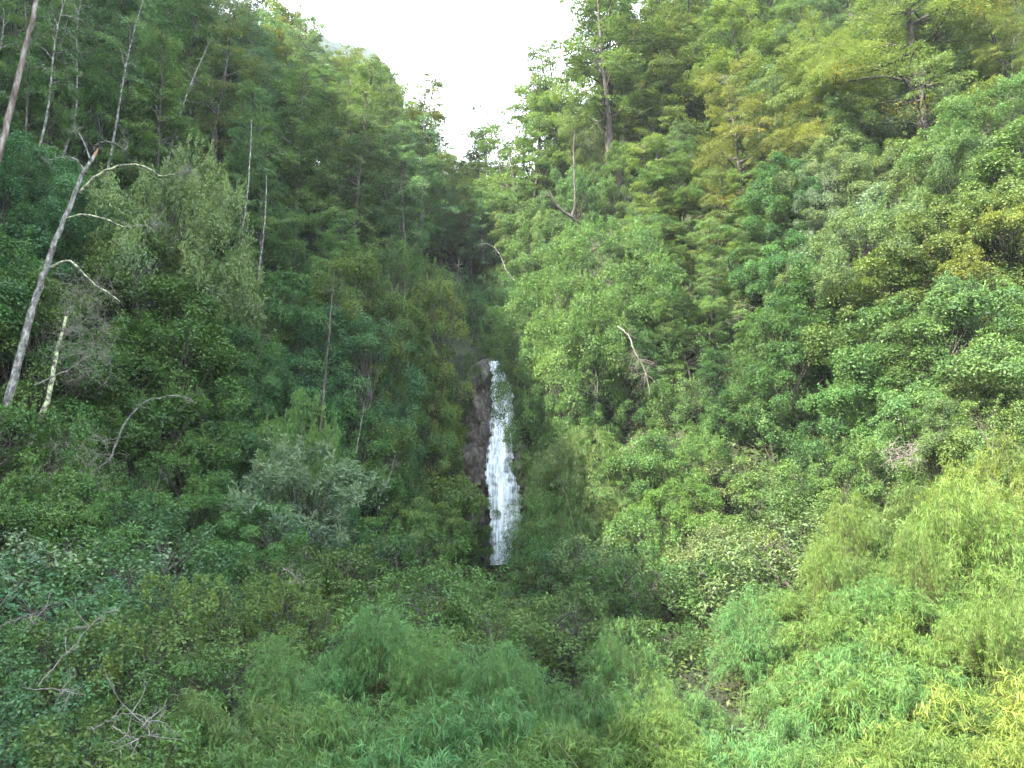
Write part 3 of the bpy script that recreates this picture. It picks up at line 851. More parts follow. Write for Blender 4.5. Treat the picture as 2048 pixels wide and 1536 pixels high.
# bamboo thickets
for a in [(560, 1340, 13, 1, BAM), (660, 1300, 14, 1, BAM), (770, 1280, 15, 1.1, BAM), (870, 1310, 14.5, 1, BAM), (970, 1320, 14, 1, BAM), (1080, 1310, 14, 1.1, BAM), (1180, 1320, 13.5, 1, BAM), (1290, 1330, 13, 1, BAM), (1400, 1330, 13, 1, BAM),
          (1500, 1270, 14.5, 1.1, BAM), (620, 1420, 10.8, 1, BAM), (730, 1390, 11.5, 1, BAM), (850, 1400, 11, 1, BAM), (960, 1410, 10.8, 1, BAM), (1080, 1400, 11, 1, BAM), (1200, 1400, 11, 1, BAM), (1320, 1410, 11, 1, BAM_LIT), (1440, 1390, 11.5, 1, BAM),
          (470, 1430, 10.6, 1, OLIVE), (400, 1500, 9, 1, BAM), (540, 1500, 9, 1, BAM), (680, 1490, 9, 1, BAM), (820, 1500, 8.8, 1, BAM), (960, 1500, 8.8, 1, BAM), (1090, 1510, 8.8, 1, BAM), (1220, 1460, 9.4, 1, BAM_LIT), (1350, 1490, 9, 1, BAM_LIT), (1480, 1470, 9.4, 1, BAM),
          (1560, 1330, 12.5, 1, BAM), (1580, 1430, 10.5, 1, BAM), (1680, 1090, 17, 1.1, BAM_LIT), (1640, 1200, 15, 1, BAM_LIT), (1720, 1170, 15.5, 1, OLIVE), (1620, 1310, 13, .9, BAM_LIT),
          (1800, 1060, 17, 1.1, OLIVE), (1900, 1040, 16.5, 1.1, BAM_LIT), (2000, 1030, 15.5, 1.1, BAM_LIT), (1820, 1150, 14.5, 1, BAM_LIT), (1940, 1150, 14, 1, BAM_LIT), (2040, 1140, 13, 1, BAM_LIT), (1740, 1260, 13, 1, BAM), (1860, 1260, 12.4, 1, BAM_LIT), (1970, 1260, 12, 1, DRYB),
          (1680, 1390, 11, 1, BAM_LIT), (1800, 1380, 10.6, 1, BAM), (1920, 1370, 10.3, 1, BAM_LIT), (2030, 1360, 10, 1, (.106, .16, .034)), (1640, 1490, 9.2, 1, BAM), (1770, 1490, 9, 1, BAM_LIT), (1900, 1480, 8.8, 1, BAM_LIT), (2020, 1480, 8.6, 1, (.106, .16, .034)),
          (1960, 930, 20, 1.2, (.106, .16, .034)), (2040, 830, 21, 1.2, (.106, .16, .034)), (1850, 960, 20, 1.1, OLIVE), (1760, 1200, 14, 1, BAM), (1700, 1280, 12.4, 1, BAM), (1790, 1320, 11.4, 1, BAM_LIT), (1730, 1340, 11.6, 1, BAM)]:
    gap = rng.random() < .28 and a[0] < 1640 and a[1] < 1480
    b = put('bamboo', a[0], a[1] + rng.normal(-6, 20) + (70 if gap else 0), a[2], rng.uniform(.95, 1.25), a[4], hmin=.7 if gap else 1.1, hmax=5)
# tall dry bamboo on the bank right of the fall
for a in [(1110, 850, 40, 1.3, (.066, .135, .036)), (1180, 850, 39, 1.3, DRYB), (1130, 930, 37, 1.3, (.066, .135, .036)), (1100, 1000, 36, 1.2, (.066, .135, .036)), (1190, 960, 36, 1.2, (.095, .14, .04)), (1150, 1030, 34, 1.2, OLIVE)]:
    put('bamboo', *a, hmin=2, hmax=7)

# leaves hanging across the lower right edge of the fall
put('shrub', 1050, 1045, 50, .9, MID, clear=False, hmax=5)
put('shrub', 1040, 1105, 48, 1.0, MID, clear=False, hmax=4)
# low cover over the open bank on the right
for Y, a, b, st in [(22, 1480, 2080, 110), (26, 1430, 2080, 105), (31, 1380, 1980, 105), (36, 1290, 1560, 80), (40, 1280, 1560, 75)]:
    fill('shrub', Y, a, b, st, (2.0, 3.4), SUNNY, (1.0, 1.15), .2)
for a in [(1700, 1230, 13.4, BAM_LIT), (1750, 1300, 12, BAM), (1830, 1220, 13.4, BAM_LIT), (1560, 1180, 16, BAM), (1880, 1330, 11.2, BAM), (1700, 1330, 12, BAM)]:
    put('bamboo', a[0], a[1], a[2], 1.2, a[3], hmin=1.2, hmax=3)

# hanging leaves over the lip and over the foot of the rock
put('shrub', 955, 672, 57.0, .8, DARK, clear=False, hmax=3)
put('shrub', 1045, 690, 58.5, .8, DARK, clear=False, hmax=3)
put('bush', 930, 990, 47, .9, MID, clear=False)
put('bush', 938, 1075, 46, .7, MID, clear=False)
# billowing bamboo mounds standing clear of the rest
for a in [(760, 1255, 14.5, 1.0, BAM), (860, 1300, 13, .9, BAM), (1010, 1330, 12.4, .9, BAM), (1250, 1290, 14, .9, BAM), (1500, 1230, 15, .9, BAM), (1690, 1030, 16.5, .8, BAM_LIT), (1650, 1130, 14.8, .8, BAM_LIT), (1930, 1000, 15.5, .9, BAM_LIT), (1830, 1110, 13.8, .8, BAM_LIT), (560, 1330, 12.5, .9, BAM), (1300, 1440, 9.6, .7, BAM_LIT), (1990, 1200, 11.5, .8, BAM_LIT)]:
    put('tallbamboo', a[0], a[1] - 48, *a[2:], hmin=2, hmax=5.5)

# ------------------------------------------------------------------ ground cover
def undergrowth():
    r = np.random.default_rng(5)
    n = 260000
    y = 6 + 104 * r.uniform(0, 1, n) ** 1.25
    x = r.uniform(-1, 1, n) * (y * .8 + 4)
    keep = ~((np.abs(x + 1.2) < 4.0) & (y > 50) & (y < 60))
    x, y = x[keep], y[keep]
    n = len(x)
    P = np.stack([x, y, terrain(x, y) + r.uniform(0, .5, n)], 1)
    D = r.normal(0, 1, (n, 3)) * np.array([1, 1, .5]) + np.array([0, 0, .3])
    N = r.normal(0, .5, (n, 3)) + np.array([0, -.3, 1.0])
    L = r.uniform(.6, 1.2, n) * np.clip(y * .009, .07, .34)
    a = Acc()
    add_leaves(a, P, D, N, L, L * .4, r.uniform(0, 1, n), .25)
    o = link('undergrowth', a.mesh('undergrowth', M['bush_leaf']))
    o.color = (.055, .085, .025, 1)
    o['kind'] = 'stuff'
    o['label'] = 'ferns and low leafy growth covering the forest floor'
    o['category'] = 'undergrowth'


undergrowth()


# ------------------------------------------------------------------ waterfall and rock
def cliff_piece(name, poly_px, Y0, depth, mat, seed, amp=.5):
    """a craggy rock mass: front face follows a picture-plane outline at distance Y0, with real thickness behind"""
    r = np.random.default_rng(seed)
    rows, colsN = 60, 26
    ys_ = [p[0] for p in poly_px]
    V = []
    ph = r.uniform(0, 6, 12)
    for i in range(rows):
        py = ys_[0] + (ys_[-1] - ys_[0]) * i / (rows - 1)
        l = np.interp(py, ys_, [p[1] for p in poly_px])
        q = np.interp(py, ys_, [p[2] for p in poly_px])
        yy = np.interp(py, ys_, [p[3] for p in poly_px]) if len(poly_px[0]) > 3 else Y0
        for j in range(colsN):
            u = j / (colsN - 1)
            px = l + (q - l) * u
            bulge = -math.sin(u * math.pi) ** .7 * depth
            p = at(px, py, yy + depth + bulge)
            X, Z = p[0], p[2]
            nz = 0
            for k, (fx, fz) in enumerate([(1.2, .5), (2.6, 1.3), (.7, 2.2), (4.5, 2.8), (7.0, 4.1), (3.1, 6.0)]):
                v = math.sin(X * fx + Z * fz * .6 + ph[k]) * math.cos(Z * fz - X * fx * .4 + ph[k + 6])
                nz += (1 - 2 * abs(v)) * .5 / (1 + k * .55)
            p = p + np.array([0, -1, 0]) * nz * amp
            V.append(p)
    V = np.array(V)
    back = V + np.array([0, depth * 1.5, 0])
    idx = np.arange(rows * colsN).reshape(rows, colsN)
    f = np.stack([idx[:-1, :-1], idx[1:, :-1], idx[1:, 1:], idx[:-1, 1:]], -1).reshape(-1, 4)
    a = Acc()
    a.add(np.concatenate([V, back]), np.concatenate([f, (f + len(V))[:, ::-1],
          np.stack([idx[0, :-1], idx[0, 1:], idx[0, 1:] + len(V), idx[0, :-1] + len(V)], -1),
          np.stack([idx[1:, 0], idx[:-1, 0], idx[:-1, 0] + len(V), idx[1:, 0] + len(V)], -1),
          np.stack([idx[:-1, -1], idx[1:, -1], idx[1:, -1] + len(V), idx[:-1, -1] + len(V)], -1)]))
    o = link(name, a.mesh(name, mat, False))
    return o


ck = cliff_piece('cliff', [(718, 966, 986, 57.2), (732, 944, 1000, 56.8), (760, 928, 1012, 56.2), (840, 914, 1040, 55.2), (920, 900, 1050, 54.6), (1000, 905, 1062, 54.2), (1125, 930, 1062, 54.0)], 56.6, 1.6, M['rock'], 4, .7)
ck['kind'] = 'structure'
rk = cliff_piece('rock_buttress', [(880, 896, 926), (915, 900, 958), (950, 908, 974), (990, 916, 978), (1060, 936, 980)], 52.6, 1.1, M['rock'], 9, .5)
tag(rk, 'dark wet rock buttress at the left edge of the falling water', 'rock')
rb = cliff_piece('rock_buttress', [(885, 1024, 1050), (930, 1018, 1056), (965, 1030, 1056), (1000, 1042, 1060)], 53.4, .9, M['rock'], 12, .35)
tag(rb, 'small dark rock at the right edge of the falling water, under overhanging leaves', 'rock')


def waterfall():
    r = np.random.default_rng(8)
    prof = [(722, 978, 996, 57.6), (735, 981, 1004, 56.2), (760, 984, 1016, 55.2), (800, 984, 1026, 54.4), (850, 983, 1028, 53.9), (900, 978, 1024, 53.4), (930, 972, 1024, 53.0), (965, 974, 1032, 52.8), (1000, 978, 1042, 52.6), (1040, 980, 1042, 52.5), (1080, 980, 1028, 52.4), (1130, 982, 1020, 52.3)]
    pys = [p[0] for p in prof]
    a = Acc()
    rows, cols = 150, 30
    for layer in range(2):
        V, A = [], []
        for i in range(rows):
            py = 722 + 408 * i / (rows - 1)
            l, q, Y = (np.interp(py, pys, [p[k] for p in prof]) for k in (1, 2, 3))
            l += 2.2 * math.sin(py * .11 + layer) + 1.5 * math.sin(py * .37) + 1.0 * math.sin(py * .83 + layer)
            q += 3.2 * math.sin(py * .09 + 2 * layer) + 2.2 * math.sin(py * .31 + 1) + 1.4 * math.sin(py * .77)
            for j in range(cols):
                u = j / (cols - 1)
                px = l + (q - l) * u
                Yc = Y - math.sin(u * math.pi) * .55 - layer * .22 + .07 * math.sin(u * 17 + layer * 2 + .01 * py) + .03 * math.sin(u * 41 + py * .03)
                V.append(at(px, py, Yc))
                A.append(min(1, 4 * u + .02, 4 * (1 - u) + .02) * .33 - layer * .12)
        idx = np.arange(rows * cols).reshape(rows, cols)
        f = np.stack([idx[:-1, :-1], idx[1:, :-1], idx[1:, 1:], idx[:-1, 1:]], -1).reshape(-1, 4)
        A = np.array(A)
        a.add(np.array(V), f, A[f].mean(1))
    # thrown strands and drops
    for k in range(40):
        py = r.uniform(735, 1110)
        l, q, Y = (np.interp(py, pys, [p[k2] for p in prof]) for k2 in (1, 2, 3))
        u = r.beta(.6, .6)
        p = at(l + (q - l) * (u * 1.16 - .08), py, Y - .75 - r.uniform(0, .25))
        L = r.uniform(.15, .9)
        w = r.uniform(.005, .016)
        a2 = np.array([p, p + [r.normal(0, .04), -.03, -L * .5], p + [r.normal(0, .08), -.1, -L]])
        add_tube(a, a2, [w * .3, w, w * .3], 4, .5)
    o = link('waterfall', a.mesh('waterfall', M['water'], True))
    tag(o, 'tall narrow white waterfall dropping down dark rock in the middle of the forest', 'waterfall')


waterfall()
X, Y = np.linspace(-3.0, 2.4, 30), np.linspace(20, 57, 120)
st = link('water', grid_mesh('water', np.linspace(-1.9, 1.0, 16), np.linspace(30, 57.5, 90), lambda x, y: terrain(x * 0 - .4, y) + .12 + wob(x, y, 1.5, 0) * .03, M['stream']))
st['kind'] = 'structure'

# ------------------------------------------------------------------ dead wood


def px_path(pts):
    return np.array([at(*p) for p in pts])


def twigs(acc, o, n, L, r, dirb=(0, 0, 0), rad=.006, spread=1.0):
    for k in range(n):
        d = unit(r.normal(0, spread, 3) + np.array(dirb))
        l = L * r.uniform(.4, 1.2)
        q = [o, o + d * l * .5 + r.normal(0, .08 * l, 3), o + d * l + r.normal(0, .18 * l, 3)]
        p = smooth_path(q, 6)
        add_tube(acc, p, np.linspace(rad, rad * .35, 6), 4, .5)
        for m in range(2):
            s = p[int(r.integers(2, 5))]
            e = unit(d + r.normal(0, .7, 3)) * l * r.uniform(.25, .5)
            add_tube(acc, [s, s + e * .5 + r.normal(0, .03, 3), s + e], [rad * .5, rad * .4, rad * .2], 4, .5)


def leaning_trunk():
    r = np.random.default_rng(17)
    e = bpy.data.objects.new('dead_tree', None)
    COL.objects.link(e)
    base = at(-45, 960, 26)
    e.location = base

    def rel(pts):
        return px_path(pts) - base
    t = Acc()
    add_tube(t, smooth_path(rel([(-45, 960, 26), (5, 840, 26), (35, 730, 26.1), (62, 630, 26.2), (88, 550, 26.3), (112, 480, 26.4), (140, 410, 26.6), (165, 350, 26.8), (188, 312, 27)]), 40, .015), np.linspace(.155, .06, 40), 12, .5, .06)
    link('trunk', t.mesh('leaning_trunk', M['pale_bark'], True), e)
    w = Acc()
    add_tube(w, rel([(186, 318, 27), (192, 306, 27), (197, 296, 27)]), [.07, .05, .01], 6, .5, .1)
    link('broken_top', w.mesh('broken_top', M['broken_wood'], True), e)['label'] = 'splintered orange wood at the broken top'
    for i, (pts, r0, n) in enumerate([([(160, 385, 26.6), (195, 352, 26.2), (235, 333, 25.9), (275, 330, 25.7), (305, 342, 25.6), (322, 352, 25.5), (360, 346, 25.4)], .075, 22),
                                      ([(132, 438, 26.5), (165, 429, 26.1), (215, 440, 25.7), (250, 455, 25.5), (265, 453, 25.4), (296, 450, 25.3)], .05, 18),
                                      ([(103, 535, 26.3), (122, 525, 26.0), (142, 524, 25.7), (165, 545, 25.5), (190, 570, 25.4), (220, 588, 25.3), (240, 604, 25.2)], .06, 22),
                                      ([(172, 345, 26.8), (150, 318, 26.6), (120, 315, 26.4), (90, 322, 26.3)], .03, 14),
                                      ([(182, 325, 26.9), (172, 295, 26.9), (160, 270, 27), (150, 262, 27)], .03, 14),
                                      ([(188, 300, 27), (200, 285, 26.8), (225, 286, 26.6), (250, 300, 26.5)], .035, 14)]):
        b = Acc()
        pth = smooth_path(rel(pts), n, .012)
        add_tube(b, pth, np.linspace(r0, .012, n), 7, .5, .12)
        link('branch', b.mesh('lichen_branch', M['lichen' if i < 3 else 'pale_bark'], True), e)
        tw = Acc()
        for q in range(4, n, 3):
            twigs(tw, pth[q], 2, .45, r, (.2, -.2, .0), .007)
        if i in (0, 1):
            twigs(tw, pth[-1], 22, .7, r, (1.1, -.2, .25), .008, .6)
        if i > 2:
            twigs(tw, pth[-1], 8, .7, r, (-.3, -.2, .3), .008)
        link('twigs', tw.mesh('branch_twigs', M['bleached'], True), e)
    tag(e, 'pale dead tree leaning to the right with a broken top and crooked lichen branches', 'dead tree')


leaning_trunk()


def dead_stem(name, pts, r0, r1, mat, label, cat, tw=(), group=None, n=24, jit=.015, seed=1, twmat='dead_twig'):
    r = np.random.default_rng(seed)
    P = px_path(pts)
    base = P[0].copy()
    a = Acc()
    pth = smooth_path(P - base, n, jit)
    add_tube(a, pth, np.linspace(r0, r1, n), 7, .5, .08)
    e = bpy.data.objects.new(name, None)
    COL.objects.link(e)
    e.location = base
    link('stem', a.mesh(name + '_stem', M[mat], True), e)
    if tw:
        b = Acc()
        for (q, cnt, L, d) in tw:
            twigs(b, pth[int(q * (n - 1))], cnt, L, r, d, .006)
        link('twigs', b.mesh(name + '_twigs', M[twmat], True), e)
    tag(e, label, cat, group)
    return e


dead_stem('dead_tree', [(55, 900, 25.5), (75, 850, 25.4), (98, 795, 25.3), (108, 735, 25.3), (117, 690, 25.3), (130, 645, 25.2), (135, 622, 25.2)], .11, .035, 'lichen', 'thin broken dead trunk spotted with yellow lichen, right of the leaning dead tree', 'dead tree',
          [(.8, 14, .7, (.6, -.2, .2)), (.95, 14, .6, (.3, -.1, .4)), (.6, 5, .5, (0, -.2, 0))], seed=3, twmat='bleached')
dead_stem('dead_branch', [(70, 770, 24.8), (110, 752, 24.6), (140, 738, 24.5), (165, 717, 24.4), (182, 712, 24.4)], .03, .012, 'bleached', 'bleached bare branch crossing the thin lichen-spotted dead trunk', 'branch', [(.8, 6, .5, (.5, 0, .1)), (.6, 4, .5, (.5, 0, -.5))], seed=4)
dead_stem('arching_stem', [(175, 960, 27), (200, 935, 26.9), (222, 915, 26.8), (240, 865, 26.6), (268, 822, 26.4), (300, 800, 26.2), (335, 792, 26.1), (375, 796, 26), (392, 806, 26)], .045, .012, 'pale_bark', 'bare stem bowed in a long arch over the dark bushes on the left', 'branch', [(.95, 8, .5, (.5, -.1, -.4)), (.6, 3, .3, (0, 0, -.6))], seed=5)


def tangle(label, px0, px1, py0, py1, Y, n, L, mat, seed, fall=-.5, name='twig_tangle', tufts=0, rad=.006):
    r = np.random.default_rng(seed)
    a = Acc()
    for k in range(n):
        u = r.uniform(0, 1)
        o = at(r.uniform(px0, px1), py0 + (py1 - py0) * r.uniform(0, 1), Y + r.uniform(-.6, .9))
        twigs(a, o, 1, L, r, (0, 0, fall), rad, .7)
    o = link(name, a.mesh(name, M[mat], True))
    tag(o, label, 'dead twigs')
    return o


tangle('brown tangle of dead creeper twigs hanging below the yellow lichen branch', 128, 222, 548, 760, 28.2, 330, .9, 'dead_twig', 6)
tangle('dry brown twigs heaped among leaves below the lichen-spotted dead trunk', 95, 230, 870, 1010, 24.6, 160, .6, 'dead_twig', 7, -.1)
tangle('grey bundle of dead twigs in the bright bushes at right', 1768, 1838, 885, 930, 19.5, 90, .35, 'dead_twig', 8, -.2)
dead_stem('dead_branch', [(1235, 652, 41.0), (1258, 672, 40.8), (1268, 700, 40.7), (1280, 722, 40.6), (1292, 748, 40.5), (1299, 790, 40.5)], .045, .015, 'bleached', 'bare dead branch with drooping twigs hanging from the bright bush right of the fall', 'branch',
          [(.4, 10, 1.2, (.2, -.2, -1.0)), (.6, 16, 1.5, (.3, -.2, -1.1)), (.8, 18, 1.2, (.0, -.2, -.8)), (.2, 5, .9, (1, -.2, .4))], seed=9)
dead_stem('crooked_tree', [(1205, 480, 60), (1190, 462, 59.8), (1165, 450, 59.4), (1140, 432, 59), (1118, 415, 58.8), (1105, 395, 58.6), (1096, 380, 58.5)], .22, .06, 'bark', 'dark crooked stem bending left from the foot of the forked beech', 'tree', [(.9, 8, 1.2, (-.5, 0, .6))], seed=10)
dead_stem('crooked_tree', [(1143, 434, 59), (1150, 405, 58.8), (1149, 350, 58.7), (1147, 300, 58.7), (1149, 262, 58.7)], .12, .05, 'bark', 'straight dark upright stem rising from the crooked stem', 'tree', [(.9, 6, 1.0, (0, 0, .8))], seed=11)
# pale bare trunks on the left slope
for i, (pts, r0, lab) in enumerate([
    ([(468, 690, 42), (474, 620, 42), (480, 530, 42.2), (486, 450, 42.4), (494, 395, 42.6), (500, 320, 42.8), (503, 240, 43)], .085, 'pale bare trunk left of the pair of thin grey poles on the left slope'),
    ([(488, 650, 41.5), (492, 600, 41.5), (495, 545, 41.5)], .04, 'short broken pale pole with a reddish tip between two taller trunks'),
    ([(508, 640, 43), (516, 560, 43), (524, 490, 43.2), (530, 430, 43.4), (533, 350, 43.6)], .07, 'straight pale trunk right of the short broken pole'),
    ([(640, 860, 38), (648, 780, 38), (655, 700, 38.2), (660, 640, 38.4), (664, 600, 38.6), (668, 540, 38.8)], .075, 'dark grey slim trunk standing alone above the pale feathery shrub'),
    ([(905, 660, 49), (910, 600, 49), (916, 550, 49.2), (918, 518, 49.3)], .035, 'thin pale bare pole right of the yellowish column of leaves'),
    ([(712, 905, 37), (722, 850, 37), (730, 795, 37.1)], .03, 'very thin white pole leaning right, below the teal bushes'),
    ([(760, 990, 35), (775, 965, 35), (785, 930, 35), (790, 912, 35)], .03, 'thin forked white branch left of the olive tree'),
    ([(1028, 560, 56), (1012, 540, 55.8), (998, 505, 55.7), (975, 488, 55.6), (955, 490, 55.5)], .05, 'white bare branch curving left above the dark ravine'),
]):
    dead_stem('bare_trunk' if i < 6 else 'dead_branch', pts, r0, r0 * .3, 'pale_bark' if i in (0, 2, 5, 6, 7) else 'bark', lab, 'trunk' if i < 6 else 'branch', [(.9, 5, .7, (0, 0, .3)), (.6, 3, .6, (.2, 0, 0))], seed=30 + i)
dead_stem('bare_trunk', [(-30, 420, 33), (8, 270, 33.4), (38, 150, 33.8), (60, 60, 34), (80, -30, 34.3)], .16, .10, 'red_bark', 'thick reddish flaking trunk leaning right in the top left corner', 'trunk', [(.5, 4, 1.2, (-.4, 0, .3)), (.7, 6, 1.4, (.5, 0, .6))], seed=50)
# bleached branches lying on the lower left shrubs
for i, (pts, r0, lab) in enumerate([
    ([(78, 1370, 9.6), (110, 1330, 9.7), (150, 1290, 9.8), (185, 1245, 10), (215, 1225, 10.1)], .009, 'long straight grey branch slanting up over the lower left shrubs'),
    ([(180, 1460, 8.0), (205, 1448, 8.0), (235, 1432, 7.95), (270, 1428, 7.95), (305, 1448, 7.9)], .007, 'white crooked branch lying on the brown shrubs at lower left'),
    ([(225, 1452, 7.9), (250, 1468, 7.9), (275, 1476, 7.85), (310, 1470, 7.8)], .006, 'white branch dipping below the crooked branch at lower left'),
    ([(78, 1378, 9.4), (110, 1378, 9.4), (150, 1380, 9.3)], .005, 'short level grey branch at the foot of the long slanting branch'),
    ([(-20, 1262, 11.6), (40, 1236, 11.6), (95, 1220, 11.6)], .007, 'grey twig slanting across the shrubs at the left edge'),
    ([(566, 1136, 17.2), (585, 1148, 17.2), (600, 1170, 17.2)], .013, 'small white bent branch in the olive shrubs'),
]):
    dead_stem('dead_branch', pts, r0, r0 * .4, 'bleached', lab, 'branch', [(.7, 4, .35, (.2, 0, .1)), (.95, 4, .3, (.3, 0, .1)), (.4, 2, .3, (0, 0, .1))], seed=60 + i, jit=.008, twmat='bleached')

# ------------------------------------------------------------------ air
def haze_box():
    m, nt = new_mat('haze')
    v = node(nt, 'ShaderNodeVolumePrincipled')
    v.inputs['Color'].default_value = (.84, .93, 1.0, 1)
    v.inputs['Density'].default_value = 0.00017
    out = node(nt, 'ShaderNodeOutputMaterial')
    nt.links.new(v.outputs[0], out.inputs['Volume'])
    a = Acc()
    x0, x1, y0, y1, z0, z1 = -430, 440, -180, 480, -6, 345
    V = [(x, y, z) for z in (z0, z1) for y in (y0, y1) for x in (x0, x1)]
    a.add(V, [(0, 2, 3, 1), (4, 5, 7, 6), (0, 1, 5, 4), (2, 6, 7, 3), (0, 4, 6, 2), (1, 3, 7, 5)])
    o = link('haze', a.mesh('haze', m))
    o['kind'] = 'stuff'


haze_box()

# ------------------------------------------------------------------ light
SUN_EL, SUN_AZ = R(42), R(35)          # azimuth: degrees towards the camera from due left
to_sun = Vector((-math.cos(SUN_EL) * math.cos(SUN_AZ), -math.cos(SUN_EL) * math.sin(SUN_AZ), math.sin(SUN_EL)))
sd = bpy.data.lights.new('sun', 'SUN')
sd.energy = 5.0
sd.angle = R(0.5)
sd.color = (1.0, .93, .80)
so = bpy.data.objects.new('sun', sd)
COL.objects.link(so)
so.rotation_euler = to_sun.to_track_quat('Z', 'Y').to_euler()
w = bpy.data.worlds.new('World')
SC.world = w
w.use_nodes = True
nt = w.node_tree
nt.nodes.clear()
sky = node(nt, 'ShaderNodeTexSky', sky_type='NISHITA')
sky.sun_disc = False
sky.sun_elevation = SUN_EL
sky.sun_rotation = math.atan2(to_sun.x, to_sun.y)
sky.altitude = 300
sky.dust_density = 2.0
bg = node(nt, 'ShaderNodeBackground')
bg.inputs['Strength'].default_value = 0.15
# broken white cloud over most of the sky
wtc = node(nt, 'ShaderNodeTexCoord')
wnz = node(nt, 'ShaderNodeTexNoise')
wnz.inputs['Scale'].default_value = 1.6
wnz.inputs['Detail'].default_value = 6
nt.links.new(wtc.outputs['Generated'], wnz.inputs['Vector'])
wmr = node(nt, 'ShaderNodeMapRange')
wmr.inputs[1].default_value = 0.36
wmr.inputs[2].default_value = 0.58
wmr.inputs[4].default_value = 0.85
nt.links.new(wnz.outputs['Fac'], wmr.inputs[0])
wmx = node(nt, 'ShaderNodeMix', data_type='RGBA')
wmx.inputs[7].default_value = (8.8, 9.8, 10.5, 1)
nt.links.new(wmr.outputs[0], wmx.inputs[0])
nt.links.new(sky.outputs[0], wmx.inputs[6])
nt.links.new(wmx.outputs[2], bg.inputs['Color'])
wo = node(nt, 'ShaderNodeOutputWorld')
nt.links.new(bg.outputs[0], wo.inputs['Surface'])

SC.view_settings.view_transform = 'Standard'
SC.view_settings.look = 'None'
SC.view_settings.exposure = 2.95
SC.view_settings.gamma = 1.0
SC.render.engine = 'CYCLES'
cy = SC.cycles
cy.use_denoising = True
cy.max_bounces = 6
cy.diffuse_bounces = 4
cy.glossy_bounces = 2
cy.transmission_bounces = 3
cy.transparent_max_bounces = 12
cy.volume_bounces = 0
cy.sample_clamp_indirect = 6

# a few branches of the big beeches have turned orange
def autumn(tree_note, px, py, Y, n, seed, col=(.42, .21, .03)):
    r = np.random.default_rng(seed)
    best = min((p for p in PLANTS if p['kind'] in ('spreading', 'wide', 'beech', 'forked', 'tall') and p['o'] is not None), key=lambda p: (p['x'] - at(px, py, Y)[0]) ** 2 + (p['y'] - Y - 4) ** 2)
    inv = best['o'].matrix_basis.inverted()
    c = at(px, py, Y)
    P = c + r.normal(0, 1, (n, 3)) * np.array([.9, .5, .16])
    D = r.normal(0, 1, (n, 3)) * np.array([1, 1, .3])
    N = np.array([0, 0, 1.0]) + r.normal(0, .4, (n, 3))
    P = np.array([inv @ Vector(p) for p in P])
    a = Acc()
    k = 1 / best['o'].scale[0]
    add_leaves(a, P, D, N, .13 * k * r.uniform(.5, 1.2, n), .06 * k, r.uniform(0, 1, n))
    o = link('autumn_foliage', a.mesh('autumn_foliage', M['beech_leaf']), best['o'])
    o.color = (*col, 1)
    o['label'] = 'spray of yellow-orange autumn leaves'


for i, q in enumerate([(1690, 140, 43, 130), (1805, 217, 41, 70), (1975, 12, 38, 90), (1500, 260, 47, 90), (1450, 395, 46, 100)]):
    autumn('', *q, 200 + i, col=(.24, .17, .035))

